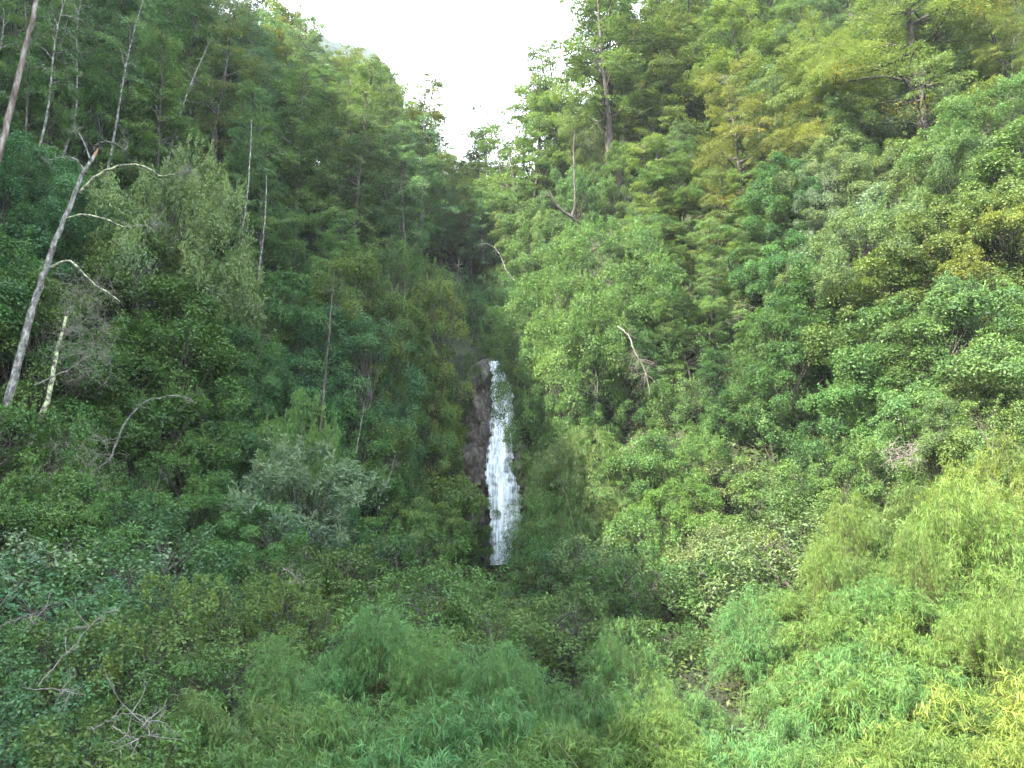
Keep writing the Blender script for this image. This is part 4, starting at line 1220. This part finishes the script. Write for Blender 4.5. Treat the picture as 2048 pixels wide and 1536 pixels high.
# ------------------------------------------------------------------ names for every plant; what nothing is seen of goes
HIDDEN = set([2, 3, 4, 7, 24, 36, 55, 56, 57, 58, 62, 67, 68, 72, 75, 81, 82, 83, 84, 90, 91, 101, 102, 105, 106, 107, 111, 141, 148, 155, 161, 162, 168, 174, 257, 259, 260, 261, 262, 263, 432, 444, 446, 447, 462])
LABELS = {
    0: "bright yellow-green layered beech below and left of the top edge's middle",
    1: 'bright olive layered beech left of the crooked dark stem',
    5: "bright green broad layered beech at the sky gap's left rim",
    6: "bright olive layered beech well above and left of the sky gap's low point",
    8: "bright yellow-green layered beech just below and right of the sky gap's left rim",
    9: "bright grey-green layered beech at the sky gap's low point",
    10: "light green broad layered beech at the sky gap's low point",
    11: "bright olive broad layered beech at the sky gap's low point",
    12: 'mid green tall forked beech right of the top left corner',
    13: 'mid green layered beech well right of the top left corner',
    14: "mid green tall forked beech well left of the sky gap's left rim",
    15: "bright grey-green tall forked beech above and left of the sky gap's left rim",
    16: "bright grey-green layered beech above and left of the sky gap's left rim",
    17: "bright yellow-green tall forked beech above and left of the sky gap's left rim",
    18: "light green tall forked beech just left of the sky gap's left rim",
    19: "light green tall forked beech at the sky gap's left rim",
    20: "bright olive tall forked beech just below and right of the sky gap's left rim",
    21: "bright yellow-green broad layered beech just below and right of the sky gap's left rim",
    22: "mid green broad layered beech just below and left of the sky gap's low point",
    23: "mid green tall forked beech just below the sky gap's low point",
    25: 'deep green layered beech right of the top left corner',
    26: "leftmost of two mid green layered beeches well left of the sky gap's left rim",
    27: 'mid green layered beech well above the pale trunk pair',
    28: "mid green layered beech left of the sky gap's left rim",
    29: "mid grey-green broad layered beech left of the sky gap's left rim",
    30: "light green broad layered beech left of the sky gap's left rim",
    31: "bright grey-green layered beech just left of the sky gap's left rim",
    32: "mid green layered beech just below and left of the sky gap's left rim",
    33: "light green layered beech just below the sky gap's left rim",
    34: "light olive broad layered beech left of the sky gap's low point",
    35: "light green layered beech just below and left of the sky gap's low point",
    37: 'mid green layered beech just below and right of the top left corner',
    38: 'deep green layered beech well above and left of the pale trunk pair',
    39: 'mid green layered beech right of the top left corner',
    40: 'mid green layered beech well above and left of the pale trunk pair',
    41: "rightmost of two mid green layered beeches well left of the sky gap's left rim",
    42: "mid olive layered beech left of the sky gap's left rim",
    43: "mid green layered beech well left of the sky gap's low point",
    44: "mid green layered beech below and left of the sky gap's left rim",
    45: "mid green layered beech below the sky gap's left rim",
    46: "light green layered beech below the sky gap's left rim",
    47: "mid green layered beech just left of the sky gap's low point",
    48: 'mid green layered beech at the top left corner',
    49: 'mid green layered beech well above the leaning dead tree',
    50: 'mid green layered beech below and right of the top left corner',
    51: 'mid green layered beech above and left of the pale trunk pair',
    52: 'mid green layered beech above the pale trunk pair',
    53: 'mid green layered beech at the pale trunk pair',
    54: 'mid green layered beech right of the pale trunk pair',
    59: "light olive layered beech at the sky gap's low point",
    60: "mid olive layered beech at the sky gap's low point",
    61: "bright olive layered beech at the sky gap's low point",
    63: "deep green layered beech below and left of the sky gap's low point",
    64: "mid green layered beech just below the sky gap's low point",
    65: 'mid olive layered beech just below and left of the crooked dark stem',
    66: 'bright yellow-green layered beech just above and left of the crooked dark stem',
    69: "bright olive broad layered beech just below and right of the sky gap's low point",
    70: 'bright olive broad layered beech just above the crooked dark stem',
    71: "bright yellow-green broad layered beech just above and right of the sky gap's right rim",
    73: 'light green broad layered beech left of the yellow-orange leaf spray',
    74: "light green broad layered beech well right of the sky gap's right rim",
    76: 'light olive broad layered beech just above the crooked dark stem',
    77: "bright grey-green tall straight beech just above and right of the sky gap's right rim",
    78: "bright olive broad layered beech right of the sky gap's right rim",
    79: 'bright green broad layered beech left of the yellow-orange leaf spray',
    80: 'light green broad layered beech above and left of the yellow-orange leaf spray',
    85: "light olive tall straight beech right of the sky gap's right rim",
    86: "light olive broad layered beech right of the sky gap's right rim",
    87: 'bright olive broad layered beech left of the yellow-orange leaf spray',
    88: 'bright green broad layered beech just above and left of the yellow-orange leaf spray',
    89: 'light olive tall straight beech just above the yellow-orange leaf spray',
    92: 'bright olive broad layered beech just right of the crooked dark stem',
    93: 'light green broad layered beech right of the crooked dark stem',
    94: 'bright olive broad layered beech below and left of the yellow-orange leaf spray',
    95: 'bright green broad layered beech above and right of the lush tree by the waterfall',
    96: 'light olive broad layered beech right of the crooked dark stem',
    97: 'bright green broad layered beech well right of the crooked dark stem',
    98: 'light green broad layered beech just above and right of the hanging dead branch',
    99: 'light green broad layered beech above and right of the hanging dead branch',
    100: 'light green broad layered beech well above and right of the lush tree by the waterfall',
    103: "bright yellow-green layered beech below and right of the sky gap's left rim",
    104: "bright yellow-green big bushy evergreen at the sky gap's low point",
    108: "deep green big bushy evergreen just below and left of the sky gap's low point",
    109: "deep olive big bushy evergreen below the sky gap's low point",
    110: "deep green big bushy evergreen above the waterfall's top",
    112: 'deep green creeper-hung evergreen just above and right of the pale trunk pair',
    113: 'deep green creeper-hung evergreen just right of the pale trunk pair',
    114: 'deep green bushy evergreen right of the pale trunk pair',
    115: "mid green bushy evergreen below and left of the sky gap's low point",
    116: 'mid green creeper-hung evergreen above and right of the lone bare pole',
    117: "deep green bushy evergreen just above the waterfall's top",
    118: 'light green bushy evergreen left of the lush tree by the waterfall',
    119: 'bright green bushy evergreen above and left of the lush tree by the waterfall',
    120: 'bright green bushy evergreen at the crooked dark stem',
    121: 'light green creeper-hung evergreen just above and right of the crooked dark stem',
    122: 'mid green creeper-hung evergreen just below and right of the top left corner',
    123: 'mid green bushy evergreen just below and right of the top left corner',
    124: 'deep green creeper-hung evergreen below and right of the top left corner',
    125: 'deep green bushy evergreen below and right of the top left corner',
    126: 'mid green bushy evergreen above and left of the pale trunk pair',
    127: 'light green creeper-hung evergreen just above and left of the pale trunk pair',
    128: 'mid green bushy evergreen at the pale trunk pair',
    129: 'deep green bushy evergreen just below and right of the pale trunk pair',
    130: 'mid green bushy evergreen just below and right of the pale trunk pair',
    131: 'mid green creeper-hung evergreen just above and right of the lone bare pole',
    132: 'mid green bushy evergreen above and right of the lone bare pole',
    133: 'deep green creeper-hung evergreen below the top left corner',
    134: 'mid green bushy evergreen below and right of the top left corner',
    135: 'mid green bushy evergreen well above the leaning dead tree',
    136: 'mid green bushy evergreen well below and right of the top left corner',
    137: 'mid green bushy evergreen left of the pale trunk pair',
    138: 'mid green bushy evergreen just below and left of the pale trunk pair',
    139: 'mid green bushy evergreen just below the pale trunk pair',
    140: 'mid green creeper-hung evergreen just above and left of the lone bare pole',
    142: 'deep green bushy evergreen just right of the lone bare pole',
    143: 'deep green bushy evergreen below the top left corner',
    144: 'mid green bushy evergreen above the leaning dead tree',
    145: 'mid green creeper-hung evergreen above and right of the leaning dead tree',
    146: 'mid green bushy evergreen above and right of the leaning dead tree',
    147: 'deep green creeper-hung evergreen below and left of the pale trunk pair',
    149: 'mid green creeper-hung evergreen just left of the lone bare pole',
    150: 'deep green bushy evergreen at the lone bare pole',
    151: 'mid green bushy evergreen well below the top left corner',
    152: 'deep green bushy evergreen at the leaning dead tree',
    153: 'deep olive bushy evergreen at the thin lichened dead trunk',
    154: 'deep green bushy evergreen just left of the arching bare stem',
    156: 'light olive big bushy evergreen just above the crooked dark stem',
    157: 'mid olive creeper-hung evergreen just above and right of the crooked dark stem',
    158: "mid olive creeper-hung evergreen below and right of the sky gap's right rim",
    159: 'bright olive creeper-hung evergreen above and left of the yellow-orange leaf spray',
    160: 'light olive bushy evergreen just above the yellow-orange leaf spray',
    163: 'light green creeper-hung evergreen at the crooked dark stem',
    164: 'bright olive creeper-hung evergreen above and right of the crooked dark stem',
    165: 'bright olive bushy evergreen just left of the yellow-orange leaf spray',
    166: 'bright green big bushy evergreen just above and left of the yellow-orange leaf spray',
    167: 'bright olive creeper-hung evergreen just above the yellow-orange leaf spray',
    169: 'light olive big bushy evergreen below and left of the yellow-orange leaf spray',
    170: 'light olive creeper-hung evergreen just below and left of the yellow-orange leaf spray',
    171: 'bright olive bushy evergreen just above and right of the yellow-orange leaf spray',
    172: 'light olive creeper-hung evergreen just below and left of the top right corner',
    173: 'light olive bushy evergreen just left of the top right corner',
    175: 'light green creeper-hung evergreen just below the yellow-orange leaf spray',
    176: 'mid olive creeper-hung evergreen just below and right of the yellow-orange leaf spray',
    177: 'light olive creeper-hung evergreen just right of the yellow-orange leaf spray',
    178: 'light olive creeper-hung evergreen at the top right corner',
    179: "bright olive open airy beech just below the sky gap's right rim",
    180: "bright yellow-green open airy beech at the sky gap's low point",
    181: 'bright yellow-green layered beech left of the crooked dark stem',
    182: "bright yellow-green layered beech at the sky gap's low point",
    183: "bright yellow-green broad layered beech just right of the sky gap's low point",
    184: 'bright yellow-green layered beech above and left of the crooked dark stem',
    185: "bright olive layered beech just below and right of the sky gap's low point",
    186: "bright yellow-green layered beech at the sky gap's right rim",
    187: "bright olive tall forked beech just below and right of the sky gap's right rim",
    188: "light olive tall forked beech right of the sky gap's right rim",
    189: "bright yellow-green layered beech just above and left of the sky gap's low point",
    190: "bright olive layered beech at the sky gap's left rim",
    191: "bright olive layered beech just left of the sky gap's left rim",
    192: 'bright olive wide spreading beech just right of the yellow-orange leaf spray',
    193: 'bright olive wide spreading beech at the yellow-orange leaf spray',
    194: 'light olive wide spreading beech just below and left of the top right corner',
    195: 'bright yellow-green wide spreading beech below and left of the yellow-orange leaf spray',
    196: 'light grey-green slender half-bare tree just below and right of the top left corner',
    197: 'light green slender half-bare tree at the top left corner',
    198: 'mid olive slender half-bare tree below and right of the top left corner',
    199: 'mid green slender half-bare tree just below and right of the top left corner',
    200: 'light green slender half-bare tree below and right of the top left corner',
    201: 'light green slender half-bare tree above the pale trunk pair',
    202: 'mid green slender half-bare tree just below the top left corner',
    203: 'light green slender half-bare tree just below the top left corner',
    204: 'mid green big bushy evergreen just above the leaning dead tree',
    205: 'mid green big bushy evergreen well above the thin lichened dead trunk',
    206: "mid green big bushy evergreen just above and right of the left edge's middle",
    207: 'mid green big bushy evergreen at the thin lichened dead trunk',
    208: 'light green tree with upright shoots just left of the pale trunk pair',
    209: 'mid green creeper-hung evergreen just right of the leaning dead tree',
    210: 'mid green creeper-hung evergreen just above and right of the arching bare stem',
    211: 'mid green creeper-hung evergreen at the arching bare stem',
    212: 'mid green big bushy evergreen left of the lone bare pole',
    213: 'mid green big bushy evergreen just above and left of the lone bare pole',
    214: 'mid green big bushy evergreen just below and left of the lone bare pole',
    215: 'mid green big bushy evergreen at the lone bare pole',
    216: 'mid green big bushy evergreen just above and right of the lone bare pole',
    217: 'mid green big bushy evergreen just below and right of the lone bare pole',
    218: 'mid green big bushy evergreen above and right of the lone bare pole',
    219: "mid green creeper-hung evergreen just left of the waterfall's top",
    220: 'mid green big bushy evergreen just right of the lone bare pole',
    221: "deep green bushy evergreen just left of the waterfall's top",
    222: 'deep green bushy evergreen just left of the middle of the waterfall',
    223: 'deep green big bushy evergreen below and right of the lone bare pole',
    224: 'mid green bushy evergreen just above and right of the pale feathery shrub',
    225: 'mid green bushy evergreen just below the lone bare pole',
    226: 'mid green bushy evergreen left of the pale feathery shrub',
    227: 'mid green bushy evergreen at the arching bare stem',
    228: 'mid green bushy evergreen just left of the pale feathery shrub',
    229: 'mid green bushy evergreen below and right of the arching bare stem',
    230: 'mid green bushy evergreen just below the arching bare stem',
    231: 'light green feathery shrub below the lone bare pole',
    232: 'light green feathery shrub well below and right of the arching bare stem',
    233: 'mid green bushy evergreen just below and left of the middle of the waterfall',
    234: 'mid green bushy evergreen just right of the pale feathery shrub',
    235: "mid green bushy evergreen just above and left of the waterfall's foot",
    236: 'mid green bushy evergreen just below and right of the pale feathery shrub',
    237: 'mid green leafy shrub below the arching bare stem',
    238: 'mid green bushy evergreen below and left of the arching bare stem',
    239: "mid green bushy evergreen just below and right of the left edge's middle",
    240: 'mid green bushy evergreen above the slanting grey branch',
    241: "mid green bushy evergreen below the left edge's middle",
    242: "deep green leafy shrub just above the waterfall's top",
    243: "mid green leafy shrub above and left of the waterfall's top",
    244: "deep green leafy shrub at the waterfall's top",
    245: "light green bushy evergreen just above the waterfall's top",
    246: 'mid green big bushy evergreen below and left of the crooked dark stem',
    247: "mid green big bushy evergreen at the waterfall's top",
    248: 'bright green bushy evergreen just below and left of the crooked dark stem',
    249: 'light green big bushy evergreen just left of the crooked dark stem',
    250: 'bright green tree with upright shoots below the crooked dark stem',
    251: "bright green tree with upright shoots just right of the waterfall's top",
    252: 'light green tree with upright shoots at the hanging dead branch',
    253: 'light green leafy shrub just below and right of the hanging dead branch',
    254: 'light green leafy shrub below and right of the lush tree by the waterfall',
    255: 'bright green leafy shrub below and right of the lush tree by the waterfall',
    256: 'bright green leafy shrub below and right of the hanging dead branch',
    258: "bright yellow-green layered beech just left of the sky gap's low point",
    264: 'light green tree with upright shoots just above and left of the hanging dead branch',
    265: 'light green tree with upright shoots just above the hanging dead branch',
    266: 'mid green big bushy evergreen just above and right of the middle of the waterfall',
    267: 'light green big bushy evergreen just below and left of the hanging dead branch',
    268: 'light green bushy evergreen at the hanging dead branch',
    269: 'light green leafy shrub just right of the hanging dead branch',
    270: 'light green leafy shrub well left of the grey twig bundle',
    271: 'bright green bushy evergreen below and right of the hanging dead branch',
    272: 'bright green bushy evergreen below the hanging dead branch',
    273: 'light green bushy evergreen right of the middle of the waterfall',
    274: "bright green bushy evergreen well right of the waterfall's foot",
    275: 'bright green leafy shrub below and right of the middle of the waterfall',
    276: 'light green big bushy evergreen below and left of the yellow-orange leaf spray',
    277: 'bright olive big bushy evergreen below the yellow-orange leaf spray',
    278: 'bright green bushy evergreen below the yellow-orange leaf spray',
    279: 'bright olive bushy evergreen below and right of the yellow-orange leaf spray',
    280: 'bright green bushy evergreen below and right of the yellow-orange leaf spray',
    281: 'bright green big bushy evergreen below and left of the top right corner',
    282: 'bright olive bushy evergreen well below and right of the yellow-orange leaf spray',
    283: "bright yellow-green big bushy evergreen above the right edge's middle",
    284: 'bright green bushy evergreen above and right of the hanging dead branch',
    285: 'bright green bushy evergreen right of the hanging dead branch',
    286: 'light green bushy evergreen well above and left of the grey twig bundle',
    287: 'light green bushy evergreen above the grey twig bundle',
    288: 'bright green bushy evergreen above the grey twig bundle',
    289: "bright green bushy evergreen just above and left of the right edge's middle",
    290: 'light green bushy evergreen right of the hanging dead branch',
    291: 'light green bushy evergreen above and left of the grey twig bundle',
    292: 'bright green bushy evergreen just above and left of the grey twig bundle',
    293: 'bright green bushy evergreen at the grey twig bundle',
    294: 'bright green bushy evergreen left of the grey twig bundle',
    295: "bright olive bushy evergreen just below and left of the right edge's middle",
    296: 'bright green bushy evergreen well below and right of the hanging dead branch',
    297: 'rightmost of two bright olive leafy shrubs well below the hanging dead branch',
    298: 'bright green bushy evergreen just below and left of the grey twig bundle',
    299: 'light green creeper-hung evergreen well right of the hanging dead branch',
    300: 'light green creeper-hung evergreen well above and left of the grey twig bundle',
    301: 'mid green creeper-hung evergreen above and left of the grey twig bundle',
    302: 'bright olive big bushy evergreen well below the yellow-orange leaf spray',
    303: 'light olive creeper-hung evergreen well above the grey twig bundle',
    304: "bright olive creeper-hung evergreen well above and left of the right edge's middle",
    305: 'bright green big bushy evergreen below and right of the yellow-orange leaf spray',
    306: "bright olive creeper-hung evergreen above the right edge's middle",
    307: 'bright green creeper-hung evergreen well below the top right corner',
    308: "bright green creeper-hung evergreen above and left of the right edge's middle",
    309: 'light green creeper-hung evergreen above the grey twig bundle',
    310: 'light green creeper-hung evergreen just above and left of the grey twig bundle',
    311: 'bright olive big bushy evergreen well above and right of the hanging dead branch',
    312: 'mid green creeper-hung evergreen below the yellow-orange leaf spray',
    313: 'light green creeper-hung evergreen right of the hanging dead branch',
    314: 'light green creeper-hung evergreen just right of the hanging dead branch',
    315: "light olive creeper-hung evergreen just left of the right edge's middle",
    316: "bright green creeper-hung evergreen just above the right edge's middle",
    317: 'bright olive creeper-hung evergreen just above and right of the grey twig bundle',
    318: 'light green leafy shrub above the slanting grey branch',
    319: 'light green leafy shrub below the arching bare stem',
    320: 'light blue-green leafy shrub just above and left of the slanting grey branch',
    321: 'light green leafy shrub at the slanting grey branch',
    322: 'light green leafy shrub above and right of the slanting grey branch',
    323: 'light green leafy shrub below and left of the pale feathery shrub',
    324: 'mid green leafy shrub below and left of the pale feathery shrub',
    325: 'mid green bushy evergreen just below and left of the pale feathery shrub',
    326: 'mid green leafy shrub just below the pale feathery shrub',
    327: 'mid green leafy shrub below and right of the pale feathery shrub',
    328: "mid green leafy shrub left of the waterfall's foot",
    329: "light green leafy shrub just left of the waterfall's foot",
    330: "light green leafy shrub just below the waterfall's foot",
    331: 'mid green leafy shrub below the middle of the waterfall',
    332: "mid green leafy shrub just right of the waterfall's foot",
    333: "light green leafy shrub just right of the waterfall's foot",
    334: "light green leafy shrub right of the waterfall's foot",
    335: 'light green leafy shrub well below and right of the middle of the waterfall',
    336: "bright green leafy shrub well right of the waterfall's foot",
    337: 'bright green leafy shrub well below and right of the hanging dead branch',
    338: 'rightmost of two bright olive leafy shrubs well below and left of the grey twig bundle',
    339: 'light green leafy shrub above the fallen white branches',
    340: 'mid green leafy shrub above and right of the fallen white branches',
    341: 'mid green leafy shrub below the pale feathery shrub',
    342: 'light green leafy shrub below the pale feathery shrub',
    343: 'light green leafy shrub below and right of the pale feathery shrub',
    344: "light green leafy shrub below and left of the waterfall's foot",
    345: "light green leafy shrub above the bottom edge's middle",
    346: "mid green leafy shrub just below and right of the waterfall's foot",
    347: "light green leafy shrub below and right of the waterfall's foot",
    348: "light green leafy shrub well above and right of the bottom edge's middle",
    349: "bright green leafy shrub well below and right of the waterfall's foot",
    350: "bright green leafy shrub well above and right of the bottom edge's middle",
    351: 'bright green leafy shrub well below and left of the grey twig bundle',
    352: 'light green leafy shrub above and left of the fallen white branches',
    353: 'mid green leafy shrub at the slanting grey branch',
    354: 'light green leafy shrub just above the fallen white branches',
    355: 'mid green leafy shrub just above and right of the fallen white branches',
    356: 'light green leafy shrub above and right of the fallen white branches',
    357: 'light blue-green leafy shrub just below and left of the slanting grey branch',
    358: 'light green leafy shrub at the fallen white branches',
    359: 'light green leafy shrub below and right of the slanting grey branch',
    360: 'light green leafy shrub just above and right of the bottom left corner',
    361: 'light green leafy shrub just left of the fallen white branches',
    362: 'light green leafy shrub just below and right of the fallen white branches',
    363: 'light green bamboo clump well right of the slanting grey branch',
    364: 'leftmost of two light green bamboo clumps well below the pale feathery shrub',
    365: "light green bamboo clump well above and left of the bottom edge's middle",
    366: "mid green bamboo clump above and left of the bottom edge's middle",
    367: "light green bamboo clump above the bottom edge's middle",
    368: "light green bamboo clump just above and right of the bottom edge's middle",
    369: "light green bamboo clump above and right of the bottom edge's middle",
    370: "bright green bamboo clump above and right of the bottom edge's middle",
    371: "leftmost of five bright green bamboo clumps well right of the bottom edge's middle",
    372: "bright green bamboo clump well above and right of the bottom edge's middle",
    373: 'topmost of two light green bamboo clumps well right of the fallen white branches',
    374: 'rightmost of two light green bamboo clumps well below the pale feathery shrub',
    375: "light green bamboo clump left of the bottom edge's middle",
    376: "light green bamboo clump just above and left of the bottom edge's middle",
    377: 'light green bamboo clump well below the middle of the waterfall',
    378: "light green bamboo clump well below and right of the waterfall's foot",
    379: 'bright green bamboo clump well below and right of the middle of the waterfall',
    380: "second from left of five bright green bamboo clumps well right of the bottom edge's middle",
    381: 'light green bamboo clump well below and right of the slanting grey branch',
    382: 'light green bamboo clump right of the fallen white branches',
    383: "light green bamboo clump well left of the bottom edge's middle",
    384: 'lowest of two light green bamboo clumps well right of the fallen white branches',
    385: "light green bamboo clump well below and left of the waterfall's foot",
    386: "light green bamboo clump at the bottom edge's middle",
    387: "light green bamboo clump well below the waterfall's foot",
    388: "light green bamboo clump right of the bottom edge's middle",
    389: "bright green bamboo clump well below and right of the waterfall's foot",
    390: "third from left of five bright green bamboo clumps well right of the bottom edge's middle",
    391: "fourth from left of five bright green bamboo clumps well right of the bottom edge's middle",
    392: 'leftmost of three bright green bamboo clumps well left of the bottom right corner',
    393: 'bright olive bamboo clump below and left of the grey twig bundle',
    394: 'topmost of three bright green bamboo clumps well below and left of the grey twig bundle',
    395: "bright green bamboo clump well below and left of the right edge's middle",
    396: 'lowest of three bright green bamboo clumps well below and left of the grey twig bundle',
    397: 'topmost of two bright green bamboo clumps below the grey twig bundle',
    398: 'bright green tall bamboo clump below and right of the grey twig bundle',
    399: "bright green tall bamboo clump well below the right edge's middle",
    400: 'bright olive bamboo clump below the grey twig bundle',
    401: 'bright green bamboo clump below and right of the grey twig bundle',
    402: 'bright green bamboo clump well below and right of the grey twig bundle',
    403: 'topmost of three bright green bamboo clumps well below the grey twig bundle',
    404: "bright green bamboo clump well below the right edge's middle",
    405: 'bright olive bamboo clump above the bottom right corner',
    406: 'rightmost of three bright green bamboo clumps well left of the bottom right corner',
    407: 'lowest of three bright green bamboo clumps well below the grey twig bundle',
    408: 'bright olive bamboo clump well below the grey twig bundle',
    409: 'bright olive bamboo clump just above and left of the bottom right corner',
    410: 'middle of three bright green bamboo clumps well left of the bottom right corner',
    411: "rightmost of five bright green bamboo clumps well right of the bottom edge's middle",
    412: 'bright green bamboo clump left of the bottom right corner',
    413: 'bright olive bamboo clump at the bottom right corner',
    414: 'bright olive tall bamboo clump below and right of the grey twig bundle',
    415: "bright olive tall bamboo clump below the right edge's middle",
    416: 'bright olive tall bamboo clump just below the grey twig bundle',
    417: 'topmost of five bright green bamboo clumps well above and left of the bottom right corner',
    418: 'middle of three bright green bamboo clumps well below the grey twig bundle',
    419: 'fourth from top of five bright green bamboo clumps up-left of the bottom right corner',
    420: 'lowest of five bright green bamboo clumps well above and left of the bottom right corner',
    421: 'bright green tall bamboo clump right of the middle of the waterfall',
    422: 'light green tall bamboo clump just right of the middle of the waterfall',
    423: "light green tall bamboo clump just above and right of the waterfall's foot",
    424: "mid green tall bamboo clump just above and right of the waterfall's foot",
    425: "light green tall bamboo clump above and right of the waterfall's foot",
    426: "mid green tall bamboo clump just right of the waterfall's foot",
    427: "mid grey-green leafy shrub at the waterfall's foot",
    428: "mid green leafy shrub at the waterfall's foot",
    429: 'leftmost of two bright olive leafy shrubs below and left of the grey twig bundle',
    430: 'leftmost of two bright olive leafy shrubs well below and left of the grey twig bundle',
    431: 'rightmost of two bright olive leafy shrubs below and left of the grey twig bundle',
    433: 'bright olive leafy shrub well above the bottom right corner',
    434: 'bright olive leafy shrub below and right of the grey twig bundle',
    435: 'bright olive leafy shrub well below and right of the middle of the waterfall',
    436: "bright olive leafy shrub well below and left of the right edge's middle",
    437: 'bright olive leafy shrub well below and right of the hanging dead branch',
    438: 'bright olive leafy shrub just below the grey twig bundle',
    439: 'bright olive leafy shrub at the grey twig bundle',
    440: "bright olive leafy shrub below the right edge's middle",
    441: 'bright olive leafy shrub right of the grey twig bundle',
    442: 'leftmost of two bright olive leafy shrubs well below the hanging dead branch',
    443: "bright olive leafy shrub well right of the waterfall's foot",
    445: 'bright green leafy shrub just left of the grey twig bundle',
    448: "bright green leafy shrub right of the waterfall's foot",
    449: 'bright olive leafy shrub well right of the middle of the waterfall',
    450: 'bright olive leafy shrub below and right of the hanging dead branch',
    451: 'light green leafy shrub well below and right of the lush tree by the waterfall',
    452: 'light green leafy shrub below the hanging dead branch',
    453: 'bright green leafy shrub just below and right of the hanging dead branch',
    454: 'light green leafy shrub below and right of the hanging dead branch',
    455: 'light green leafy shrub left of the grey twig bundle',
    456: 'middle of three bright green bamboo clumps well below and left of the grey twig bundle',
    457: 'second from top of five bright green bamboo clumps up-left of the bottom right corner',
    458: 'lowest of two bright green bamboo clumps below the grey twig bundle',
    459: "bright green bamboo clump well right of the waterfall's foot",
    460: 'bright green bamboo clump above and left of the bottom right corner',
    461: 'third from top of five bright green bamboo clumps up-left of the bottom right corner',
    463: 'mid green leafy shrub just above and right of the middle of the waterfall',
    464: "mid green bushy evergreen at the waterfall's foot",
    465: "deep green leafy shrub at the waterfall's foot",
    466: "light green tall bamboo clump below and left of the waterfall's foot",
    467: "light green tall bamboo clump above and left of the bottom edge's middle",
    468: "light green tall bamboo clump above the bottom edge's middle",
    469: "bright green tall bamboo clump above and right of the bottom edge's middle",
    470: 'bright green tall bamboo clump well below and left of the grey twig bundle',
    471: 'bright olive tall bamboo clump below and left of the grey twig bundle',
    472: "bright olive tall bamboo clump well below and left of the right edge's middle",
    473: "bright green tall bamboo clump below and left of the right edge's middle",
    474: 'bright olive tall bamboo clump below the grey twig bundle',
    475: 'light green tall bamboo clump right of the fallen white branches',
    476: "bright green tall bamboo clump right of the bottom edge's middle",
    477: 'bright olive tall bamboo clump above the bottom right corner',
}

GROUPS = {'beech': 'layered beeches on the slopes', 'wide': 'broad beeches on the right slope', 'tall': 'tall beeches on the right slope', 'forked': 'forked beeches by the ravine', 'sparse': 'open beeches against the sky', 'slender': 'slender trees at top left',
          'spreading': 'spreading beeches at upper right', 'bush': 'bushy evergreens on the slopes', 'bigbush': 'bushy evergreens on the slopes', 'column': 'creeper-hung evergreens on the slopes', 'shoots': 'trees with upright shoots',
          'feather': 'feathery shrubs', 'shrub': 'leafy shrubs on the banks and valley floor', 'bamboo': 'bamboo clumps in the foreground', 'tallbamboo': 'bamboo clumps in the foreground'}
for i, p in enumerate(PLANTS):
    o = p['o']
    if i in HIDDEN:
        for ch in list(o.children):
            bpy.data.objects.remove(ch)
        bpy.data.objects.remove(o)
        p['o'] = None
        continue
    tag(o, LABELS.get(i, ''), p['cat'], GROUPS[p['kind']])
